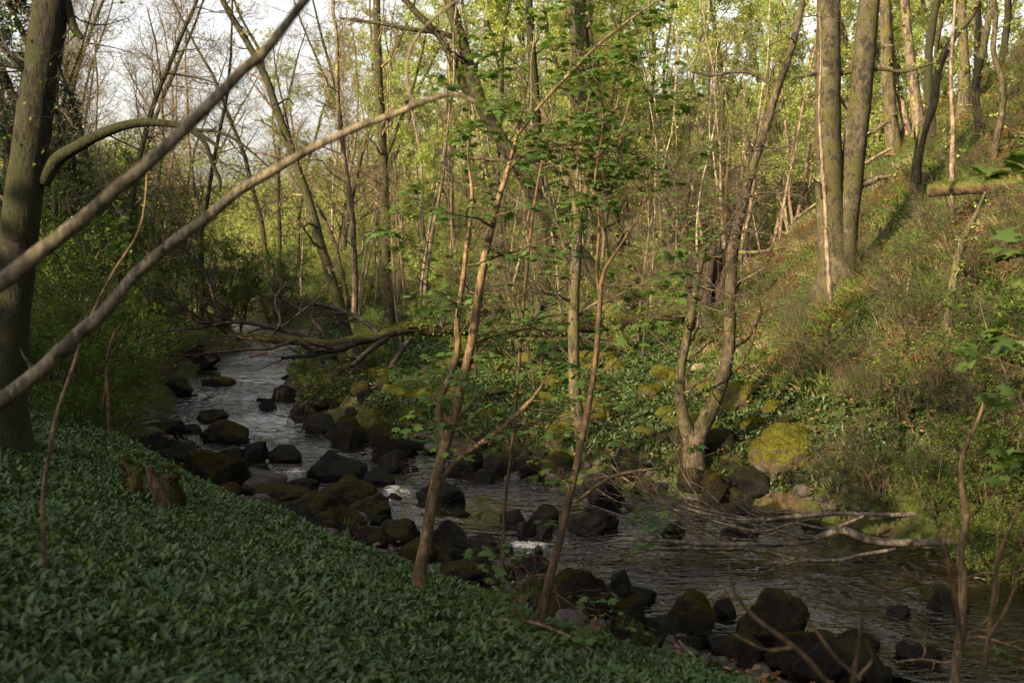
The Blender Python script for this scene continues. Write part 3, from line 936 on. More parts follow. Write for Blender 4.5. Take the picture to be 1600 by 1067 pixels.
sycamore('slight leafy sycamore sapling hidden among the foliage between the two bigger saplings', 11.0,
    [[(786, 830, 6), (800, 700, 5), (812, 560, 5), (822, 430, 5), (838, 300, 4), (862, 180, 4), (880, 60, 3), (890, -40, 3)]], M['brown_sap'], 33, 16, .8)
# young shoots at the lower right, in front of the stream
def shrub_stem(name, label, Y, stems, mt, seed, tw, leaf=None, group=None, cat='sapling', foot=(0,), sides=8):
    return stem_tree(name, label, cat, Y, stems, mt, mt, rg(seed), group, sides, .05, tw, leaf, foot, 36, 25)
shrub_stem('bare_sapling', 'pale bare sapling with upswept side twigs at the lower right', 6.2,
    [[(1482, 1180, 17), (1490, 1067, 16), (1502, 980, 15), (1504, 930, 14), (1502, 880, 13), (1496, 860, 12), (1506, 830, 12), (1508, 800, 11), (1500, 760, 10), (1505, 710, 8), (1528, 660, 6), (1540, 620, 4)],
     [(1506, 940, 5), (1475, 910, 5), (1440, 910, 4), (1410, 885, 3)], [(1504, 905, 5), (1540, 895, 4), (1575, 898, 4), (1610, 885, 3)],
     [(1502, 998, 6), (1535, 995, 5), (1570, 1005, 4), (1600, 1015, 3)], [(1494, 1030, 5), (1475, 1035, 5), (1440, 1030, 4), (1405, 1033, 3)],
     [(1440, 1030, 4), (1445, 1015, 4), (1435, 1000, 3)], [(1500, 1015, 5), (1530, 980, 4), (1552, 955, 4), (1560, 915, 3), (1556, 870, 3)]],
    M['sapling'], 41, [dict(n=3, t0=.3, length=.22, absl=True, ang=(30, 60), K=6, wig=.2, up=.12, rf=.5, rmin=.002)])
shrub_stem('bare_sapling', 'brown bare twigs leaning left at the bottom edge near the camera', 3.8,
    [[(1300, 1130, 12), (1285, 1060, 11), (1240, 1010, 10), (1205, 985, 9), (1175, 960, 8), (1150, 925, 6), (1140, 880, 4)],
     [(1240, 1010, 7), (1200, 1015, 6), (1165, 1000, 5), (1140, 985, 3)], [(1345, 1140, 12), (1335, 1067, 10), (1340, 1030, 8), (1346, 985, 7), (1345, 930, 4)],
     [(1345, 1060, 7), (1310, 1030, 7), (1280, 990, 6), (1262, 965, 4)], [(1345, 1055, 6), (1365, 1030, 5), (1355, 1000, 3)]],
    M['brown_sap'], 42, None, foot=(0, 2))
shrub_stem('bare_sapling', 'blurred brown twigs of a bare shoot behind the pale sapling', 4.6,
    [[(1520, 1160, 12), (1535, 1067, 10), (1542, 1000, 9), (1552, 930, 8), (1560, 870, 7), (1590, 800, 4)], [(1545, 990, 7), (1570, 950, 6), (1590, 900, 4)],
     [(1500, 1000, 7), (1480, 880, 7), (1468, 840, 5), (1460, 830, 3)]], M['brown_sap'], 43, None)
# leafy sapling rooted outside the right edge, some of its twigs reach into the picture
t_r = stem_tree('sycamore_sapling', 'sycamore sapling at the right edge with broad blurred leaves', 'sapling', 5.6,
    [[(1680, 1250, 22), (1690, 1000, 20), (1680, 800, 18), (1690, 600, 15), (1680, 400, 12), (1690, 200, 8)],
     [(1686, 640, 8), (1640, 600, 6), (1590, 575, 5), (1530, 555, 3)], [(1684, 620, 8), (1650, 570, 6), (1610, 535, 5), (1570, 520, 3)],
     [(1684, 800, 8), (1640, 760, 6), (1600, 730, 5), (1565, 715, 3)], [(1684, 760, 8), (1650, 690, 6), (1610, 655, 5), (1575, 640, 3)],
     [(1686, 1060, 8), (1650, 1040, 6), (1600, 1030, 5), (1570, 1020, 3)], [(1686, 350, 8), (1650, 290, 6), (1600, 270, 5), (1545, 262, 3)],
     [(1686, 440, 8), (1640, 400, 6), (1600, 380, 4)]],
    M['brown_sap'], M['brown_sap'], rg(44), group='sycamore saplings', tw=[dict(n=2, t0=.6, length=.16, absl=True, ang=(30, 60), K=4, wig=.1, rf=.4, rmin=.002, flat=.7)],
    leaf=dict(mat=M['syc'], n=34, size=.085, tmpl=L_PALM, t0=.5, tilt=.3, cluster=3, cr=.03))
# bare limbs close to the camera at the left, both grown from a tree rooted beyond the left edge
stem_tree('overhanging_branch', 'thick blurred bare branch crossing the upper left from corner to top edge', 'branch', 3.2,
    [[(-560, 900, 42), (-300, 640, 36), (-120, 520, 31), (0, 443, 27), (60, 395, 26), (120, 350, 24), (180, 298, 22), (240, 248, 21), (290, 200, 20), (340, 152, 19), (380, 108, 18), (410, 85, 17), (440, 45, 15), (478, -5, 14), (540, -80, 12)],
     [(412, 84, 8), (414, 96, 7), (413, 104, 3)], [(176, 300, 8), (172, 286, 7), (170, 282, 4)]],
    M['near'], M['near'], rg(45), sides=14, bump=.10, foot=(0,), K=90, bfreq=25, tw=[dict(n=5, t0=.4, length=.16, absl=True, ang=(40, 80), K=5, wig=.15, up=.1, rf=.25, rmin=.002)])
stem_tree('overhanging_branch', 'long arching bare branch with a hooked red twig at its tip, below the thicker one', 'branch', 4.2,
    [[(-520, 1010, 34), (-200, 760, 30), (0, 626, 26), (50, 590, 25), (90, 555, 25), (130, 515, 24), (160, 490, 21), (210, 430, 19), (260, 385, 18), (320, 340, 17), (370, 300, 15), (430, 266, 14), (490, 233, 12), (560, 200, 11), (620, 178, 10), (660, 160, 10), (700, 148, 8), (725, 150, 6), (742, 158, 4)],
     [(648, 166, 7), (640, 145, 6), (634, 110, 5), (640, 75, 5), (660, 45, 5), (690, 18, 5), (725, -8, 4), (760, -40, 4)],
     [(600, 186, 3), (650, 200, 3), (700, 250, 2), (720, 300, 2)]],
    M['near'], M['near'], rg(46), sides=14, bump=.10, foot=(0,), K=90, bfreq=25, tw=[dict(n=5, t0=.4, length=.2, absl=True, ang=(40, 80), K=5, wig=.15, up=.1, rf=.25, rmin=.002)])
shrub_stem('bare_sapling', 'thin straight bare shoot standing in the garlic at the left, crossed by the long branch', 6.5,
    [[(66, 790, 7), (72, 730, 7), (85, 650, 7), (110, 580, 6), (140, 500, 6), (175, 430, 5), (215, 370, 5), (228, 320, 4), (232, 250, 3)]], M['sapling'], 47, None)
shrub_stem('bare_sapling', 'short reddish bent shoot among the shrubs left of the stream', 14.0,
    [[(168, 560, 6), (175, 530, 6), (190, 505, 5)], [(168, 575, 6), (166, 610, 6), (160, 640, 5)]], M['brown_sap'], 48, None, foot=(1,))

# ------------------------------------------------------------------ fallen log, its root plate and drooping twigs
FL = [(1112, 480, 34, 29.5), (1060, 492, 30, 29), (1000, 498, 30, 28.5), (930, 508, 31, 28), (860, 516, 32, 27.5), (780, 518, 32, 27), (720, 514, 28, 26.5), (650, 516, 26, 26),
      (600, 525, 24, 25.5), (560, 534, 24, 25), (520, 536, 20, 24.7), (480, 530, 18, 24.4), (440, 532, 15, 24.1), (400, 526, 14, 23.8), (370, 520, 12, 23.6), (345, 508, 10, 23.4), (325, 492, 8, 23.2), (318, 470, 6, 23.1)]
P = np.array([at(a, b, d) for a, b, c, d in FL])
R = np.array([c / 2 / FPX * d for a, b, c, d in FL]) * .70
tl = thing('fallen_tree', 'mossy fallen tree lying over the stream with its torn root plate upright at one end', 'fallen tree', tuple(P[4]))
C, r = resample(P, R, 90)
C = C + .08 * np.stack([noise3(C * 1.2, 1), noise3(C * 1.2, 2), noise3(C * 1.2, 3)], -1)
mb = MB()
tubes(mb, C, r, 20, 0, .26, 5)
mb.build('trunk', M['log'], tl)
rng = rg(50)
LB = [[(560, 534, 14, 25), (530, 545, 12, 24.6), (500, 552, 10, 24.2), (480, 556, 7, 23.8), (440, 560, 4, 23.2)],
      [(600, 532, 10, 25.4), (560, 560, 8, 24.6), (520, 590, 6, 24), (490, 615, 4, 23.5), (455, 650, 3, 23)],
      [(640, 530, 10, 25.8), (610, 575, 9, 25.2), (570, 620, 7, 24.6), (530, 655, 5, 24.2), (500, 690, 3, 23.9)],
      [(480, 525, 8, 24.4), (430, 512, 7, 24), (380, 502, 6, 23.6), (330, 508, 5, 23.2), (270, 514, 4, 22.8), (200, 530, 3, 22.5)],
      [(460, 530, 7, 24.2), (420, 545, 6, 23.8), (370, 548, 5, 23.4), (300, 555, 4, 23), (230, 558, 3, 22.6)],
      [(360, 512, 8, 23.5), (340, 480, 7, 23.3), (325, 440, 6, 23.2), (305, 410, 4, 23), (280, 380, 3, 22.8)],
      [(345, 505, 7, 23.4), (310, 500, 5, 23), (285, 480, 4, 22.8), (260, 440, 3, 22.6)],
      [(520, 530, 8, 24.7), (490, 500, 7, 24.6), (450, 470, 5, 24.5), (420, 440, 3, 24.4)],
      [(590, 520, 8, 25.4), (560, 500, 7, 25.6), (520, 480, 6, 25.8), (480, 474, 4, 26)],
      [(690, 512, 9, 26.2), (700, 485, 8, 26.2), (722, 470, 6, 26.3), (730, 440, 4, 26.3)], [(820, 512, 10, 27.2), (838, 490, 8, 27.2), (845, 470, 5, 27.2)],
      [(760, 516, 9, 26.8), (740, 545, 7, 26.4), (715, 575, 5, 26.1), (690, 590, 3, 26)], [(900, 512, 9, 27.8), (930, 540, 7, 27.5), (945, 565, 5, 27.3)],
      [(420, 528, 6, 24), (440, 500, 5, 24), (430, 470, 4, 24), (450, 440, 3, 24)]]
S = [resample([at(a, b, d) for a, b, c, d in s], [c / 2 / FPX * d for a, b, c, d in s], 24) for s in LB]
Pb = np.stack([s[0] for s in S])
Rb = np.stack([s[1] for s in S])
Pb = Pb + .05 * np.stack([noise3(Pb * 2, 4), noise3(Pb * 2, 5), noise3(Pb * 2, 6)], -1)
cb = MB()
tubes(cb, Pb, Rb, 8, 0, .1, 8)
p1, r1 = branch(Pb, Rb, rng, n=9, t0=.2, length=1.3, absl=True, ang=(20, 50), K=8, wig=.12, up=-.03, rf=.6, rmin=.006)
p2, r2 = branch(p1, r1, rng, n=5, t0=.15, length=.7, absl=True, ang=(20, 50), K=6, wig=.14, up=-.02, rmin=.004)
p3, r3 = branch(p2, r2, rng, n=3, t0=.2, length=.35, absl=True, ang=(25, 55), K=4, wig=.14, rmin=.003)
tubes(cb, p1, r1, 4)
tubes(cb, p2, r2, 3)
tubes(cb, p3, r3, 3)
cb.build('branches', M['dark_twig'], tl)
# moss cushions grow on its upper side
pos, tan = along(C[None], rng, 6000, .02, .98)
rr = np.interp(pos[:, 0], C[::-1, 0], r[::-1])
a = rng.normal(size=len(pos)) * .75
sd_ = nrm(np.cross(tan, np.array([0, 0, 1.0])))
upv = np.cross(sd_, tan)
nn = np.cos(a)[:, None] * upv + np.sin(a)[:, None] * sd_
patch = noise3(pos * 1.5, 61) > -.35
mm = MB()
pp = pos + nn * rr[:, None] * .98
inst(mm, L_MOSS, pp[patch], nrm(nn + .6 * rng.normal(size=nn.shape))[patch], rng.normal(size=(patch.sum(), 3)), rng.uniform(.03, .07, patch.sum()))
mm.build('moss', M['moss_y'], tl)
# ivy and bramble leaves trailing over the rotten half
pos, tan = along(C[None], rng, 1500, .02, .62)
pos = pos + rng.normal(size=pos.shape) * np.array([.12, .16, .16])
d, nn = leafdirs(rng, len(pos), None, 1, -.3, 1, .7)
lm = MB()
inst(lm, L_OVAL, pos, d, nn, rng.uniform(.05, .12, len(pos)))
lm.build('trailing_leaves', M['bush'], tl)
# root plate
def ico(sub):
    b = bmesh.new()
    bmesh.ops.create_icosphere(b, subdivisions=sub, radius=1)
    V = np.array([v.co[:] for v in b.verts])
    F = np.array([[v.index for v in f.verts] for f in b.faces])
    b.free()
    return V, F
ICO4, ICO3, ICO2 = ico(5), ico(4), ico(3)
Vi, Fi = ICO4
rc = at(1116, 462, 29.6)
q = Vi * (1 + .35 * noise3(Vi * 2.2, 71) + .2 * noise3(Vi * 5, 72) + .1 * noise3(Vi * 11, 73))[:, None] * np.array([.68, .5, 1.2])
rp = MB().add(q + rc, Fi)
dirs = nrm(rng.normal(size=(70, 3)) * np.array([.8, .6, 1]))
Pq = np.empty((70, 10, 3))
Pq[:, 0] = rc + dirs * np.array([.3, .25, .6])
d = dirs.copy()
for k in range(1, 10):
    Pq[:, k] = Pq[:, k - 1] + d * rng.uniform(.05, .16, 70)[:, None]
    d = nrm(d + .35 * rng.normal(size=d.shape) + np.array([0, 0, -.14]))
Rq = np.linspace(1, .15, 10)[None] * rng.uniform(.012, .05, 70)[:, None]
tubes(rp, Pq, Rq, 5)
pf, rf_ = branch(Pq, Rq, rng, n=5, t0=.3, length=.5, absl=True, ang=(30, 70), K=6, wig=.2, up=-.12, rmin=.006)
tubes(rp, pf, rf_, 3)
rp.build('root_plate', [M['soil']], tl)

# snag stump beside the root plate
stem_tree('dead_snag', 'dark broken snag standing against the torn root plate', 'stump', 29.0,
    [[(1106, 520, 20), (1104, 470, 16), (1108, 430, 15), (1112, 405, 14), (1118, 385, 8)], [(1112, 410, 9), (1122, 392, 8), (1126, 376, 4)]], M['soil'], M['soil'], rg(52))

# mossy log high on the hillside
def log(label, pts, mt, mossm=None, nm=3000, seed=60, sides=14, name='mossy_log', cat='log', bump=.1, knots=True):
    P = [at(a, b, d) for a, b, c, d in pts]
    R = [c / 2 / FPX * d for a, b, c, d in pts]
    C, r = resample(P, R, 40)
    C = C + r.max() * .25 * np.stack([noise3(C * 3, seed), noise3(C * 3, seed + 1), noise3(C * 3, seed + 2)], -1)
    t = thing(name, label, cat, tuple(C[20]))
    mb = MB()
    tubes(mb, C, r, sides, 0, bump, 6 if r.max() > .05 else 20, cap=True)
    mb.build('trunk', mt, t)
    if mossm:
        rng = rg(seed)
        pos, tan = along(C[None], rng, nm)
        rr = np.interp(pos[:, 0], *((C[:, 0], r) if C[-1, 0] > C[0, 0] else (C[::-1, 0], r[::-1])))
        a = rng.normal(size=len(pos)) * .7
        s_ = nrm(np.cross(tan, np.array([0, 0, 1.0])))
        u_ = np.cross(s_, tan)
        u_ = u_ * np.sign(u_[:, 2:3])
        nn = np.cos(a)[:, None] * u_ + np.sin(a)[:, None] * s_
        mm = MB()
        inst(mm, L_MOSS, pos + nn * rr[:, None] * .97, nrm(nn + .6 * rng.normal(size=nn.shape)), rng.normal(size=nn.shape), rng.uniform(.02, .05, nm))
        mm.build('moss', mossm, t)
    return t
log('broken orange brown mossy log lying across the hillside near the right edge', [(1452, 296, 20, 21), (1490, 292, 22, 20.7), (1540, 290, 24, 20.3), (1590, 286, 22, 20), (1660, 280, 20, 19.6)], M['rot'], M['moss_y'], 2500, 62)
log('thin pale fallen pole lying level at the foot of the lit hillside', [(1030, 392, 5, 33), (1100, 396, 6, 33), (1180, 394, 6, 33), (1240, 384, 5, 33)], M['slim'], None, seed=64, name='fallen_pole')
log('pale pole propped up the slope towards the yellow moss trunk', [(1240, 345, 5, 32), (1300, 300, 5, 32), (1345, 260, 6, 32), (1392, 232, 5, 32)], M['slim'], None, seed=66, name='fallen_pole')

# broken sticks in the garlic
log('short curved mossy branch stub poking out of the garlic', [(205, 775, 30, 10.6), (210, 758, 27, 10.6), (213, 745, 22, 10.6), (206, 734, 18, 10.6), (192, 724, 14, 10.6)], M['rot'], M['moss_g'], 500, 68, name='broken_branch', cat='broken branch')
log('splintered upright branch stub in the garlic with a red brown core', [(254, 792, 22, 10.4), (247, 775, 20, 10.4), (240, 752, 17, 10.4), (236, 728, 13, 10.4)], M['brown_sap'], None, 500, 70, name='broken_branch', cat='broken branch')
log('dark mossy stump leaning right behind the splintered stub', [(275, 792, 30, 10.7), (268, 770, 26, 10.7), (256, 750, 18, 10.7), (262, 743, 8, 10.7), (280, 744, 6, 10.7)], M['log'], M['moss_g'], 700, 72, name='broken_branch', cat='broken branch')
log('pale drift branch lying on the dark rocks at the left water edge', [(195, 668, 9, 19.5), (215, 666, 9, 19.5), (235, 660, 7, 19.5), (252, 657, 5, 19.5)], M['dead'], None, seed=73, name='drift_branch', cat='branch')
log('thin pale stick leaning over the gravel below the boulders', [(1060, 1000, 4, 10), (1075, 1015, 4, 9.9), (1095, 1037, 4, 9.8)], M['slim'], None, seed=74, name='fallen_stick', cat='stick')
log('long bent tan stick lying at the end of the garlic bank', [(770, 968, 6, 8.9), (830, 972, 6, 8.9), (880, 990, 6, 8.9), (930, 1020, 6, 8.8), (958, 1042, 5, 8.7)], M['sapling'], None, seed=75, name='fallen_stick', cat='stick')

# dead branches lying in the water
DB = [('thickest bleached dead branch lying along the stream, bent at its middle', 13.4,
       [[(1490, 846, 16), (1440, 848, 16), (1375, 846, 16), (1345, 838, 16), (1318, 828, 15), (1290, 834, 14), (1265, 845, 13), (1220, 850, 12), (1160, 850, 11), (1100, 850, 10), (1040, 845, 9), (980, 843, 7), (930, 850, 5), (880, 855, 4)],
        [(1040, 846, 6), (1010, 828, 6), (985, 812, 5), (955, 800, 4), (920, 788, 3), (880, 770, 2)], [(1100, 850, 6), (1060, 858, 5), (1000, 856, 4), (940, 860, 3), (860, 868, 2)],
        [(1150, 850, 6), (1120, 838, 5), (1080, 815, 5), (1050, 795, 4), (1040, 780, 3)]]),
      ('long grey dead branch parallel to the bank behind the thickest one', 14.2,
       [[(1470, 800, 10), (1410, 804, 10), (1360, 804, 9), (1310, 802, 9), (1250, 806, 9), (1180, 812, 8), (1130, 808, 7), (1080, 796, 6), (1030, 780, 5), (980, 750, 4), (955, 726, 3)],
        [(1180, 812, 5), (1120, 800, 5), (1085, 790, 4), (1070, 780, 3), (1050, 758, 3), (1030, 740, 2)], [(1130, 808, 5), (1090, 775, 4), (1070, 745, 3), (1060, 725, 2)],
        [(1300, 802, 4), (1240, 800, 4), (1200, 800, 3), (1175, 790, 2)]]),
      ('middle dead branch with fanned bare twigs between the two long ones', 13.8,
       [[(1350, 806, 6), (1320, 818, 7), (1290, 826, 7), (1240, 818, 6), (1190, 830, 6), (1120, 815, 5), (1070, 800, 5), (1020, 790, 4), (970, 785, 3), (930, 762, 2)],
        [(1120, 815, 4), (1060, 806, 4), (1010, 780, 3), (975, 765, 3), (960, 750, 2)], [(1240, 818, 4), (1180, 842, 4), (1120, 838, 3), (1080, 836, 2)]]),
      ('thin sunken dead branch trailing dry leaves at the surface', 13.1,
       [[(1400, 858, 8), (1340, 868, 8), (1320, 874, 8), (1280, 876, 7), (1240, 872, 6), (1200, 862, 5), (1165, 858, 4)], [(1320, 874, 4), (1300, 890, 4), (1270, 896, 3), (1240, 884, 2)]]),
      ('slim yellowish dead branch lying lowest along the water', 13.3,
       [[(1160, 856, 5), (1120, 858, 6), (1060, 856, 5), (1010, 858, 5), (950, 862, 4), (880, 866, 3), (830, 872, 2)]])]
for k, (lb, Y, stems) in enumerate(DB):
    stems = [[(a, b, c * .8) for a, b, c in st_] for st_ in stems]
    stem_tree('dead_branch', lb, 'branch', Y, stems, M['dead'], M['dead'], rg(80 + k), 'dead branches in the stream', 8, .06,
              [dict(n=10, t0=.3, length=.85, absl=True, ang=(15, 45), K=8, wig=.13, up=.02, rf=.5, rmin=.004, flat=.2), dict(n=3, t0=.2, length=.28, absl=True, ang=(25, 60), K=4, wig=.2, rmin=.003, flat=.3)],
              foot=(), K=50, bfreq=12)

# ------------------------------------------------------------------ boulders
def slope_n(x, y, e=.15):
    return nrm(np.stack([-(hgt(x + e, y) - hgt(x - e, y)) / (2 * e), -(hgt(x, y + e) - hgt(x, y - e)) / (2 * e), np.ones_like(x)], -1))

def in_view(x, y, z, m=60):
    d = np.stack([x, y, z], -1) - CAM
    dep = d[:, 1] * CP - d[:, 2] * SP
    up = d[:, 1] * SP + d[:, 2] * CP
    px = 800 + FPX * d[:, 0] / np.maximum(dep, .1)
    py = 533.5 - FPX * up / np.maximum(dep, .1)
    return (dep > .5) & (px > -m * 3) & (px < 1600 + m * 3) & (py > -m) & (py < 1067 + 3 * m)

def rock_mesh(seed, dims, cut=.75, sub=3):
    V, F = (ICO4 if sub > 3 else ICO3)
    r = rg(seed)
    p = V.copy()
    for k in range(13):
        n = nrm(r.normal(size=3) * np.array([1, 1, .8]))
        c = r.uniform(cut - .20, cut + .14)
        dd = p @ n - c
        p = p - np.maximum(dd, 0)[:, None] * n[None] * .92
    o = r.uniform(0, 50, 3)
    p = p * (1 + .16 * noise3(p * 1.6 + o, 3) + (.07 if cut < 1 else .13) * noise3(p * 3.6 + o, 4) + .035 * noise3(p * 9 + o, 5) + .014 * noise3(p * 22 + o, 6))[:, None]
    p[:, 2] = np.where(p[:, 2] < -.55, -.55 + .2 * (p[:, 2] + .55), p[:, 2])
    ext = p.max(0) - p.min(0)
    p = (p - (p.max(0) + p.min(0)) / 2) / ext
    return p * np.array(dims)[None], F

def rock(label, px, py, wpx, hpx, mt, seed, name='boulder', group=None, fr=None, cut=.75, water=False, nm=0, depth=None):
    """(px, py) is the middle of the boulder in the photo, its foot hpx/2 below"""
    g = ground(px, py + hpx / 2, 6, 60, True)
    Y = g[1]
    W = wpx / FPX * Y * 1.02
    H = hpx / FPX * Y * .98
    D = depth or W * rg(seed).uniform(.7, .95)
    sink = .25 * H + .06
    big = wpx > 55
    p, F = rock_mesh(seed, (W * 1.04, D, H + sink), cut, 4 if big else 3)
    c = np.array([g[0], Y + D * .42, g[2] - sink + (H + sink) / 2])
    mb = MB().add(p + c, F)
    o = mb.build(name, M[mt], None, loc=c)
    tag(o, label, 'boulder', group)
    if fr:
        # moss fronds grow out of the upper faces
        r = rg(seed + 900)
        tri = F
        a, b, d_ = p[tri[:, 0]], p[tri[:, 1]], p[tri[:, 2]]
        nn = np.cross(b - a, d_ - a)
        ar = np.linalg.norm(nn, axis=1)
        nn = nrm(nn)
        wgt = ar * np.clip(nn[:, 2] + .35, 0, 1) * np.clip(noise3((a + c) * 3.0, 5) + .5, .05, 1)
        n = nm or int(min(5000, 500 + 40 * wpx))
        k = r.choice(len(tri), n, p=wgt / wgt.sum())
        u, v = r.random((2, n))
        s = u + v > 1
        u[s], v[s] = 1 - u[s], 1 - v[s]
        pos = a[k] + (b - a)[k] * u[:, None] + (d_ - a)[k] * v[:, None]
        dirs = nrm(nn[k] + .8 * r.normal(size=(n, 3)))
        mm = MB()
        sz = np.clip(.011 * Y / 10 * 1.6, .012, .03)
        inst(mm, L_MOSS, pos + c - nn[k] * .004, dirs, r.normal(size=(n, 3)), sz * r.uniform(.6, 1.6, n))
        mm.build('moss', M[fr], o)
    return o

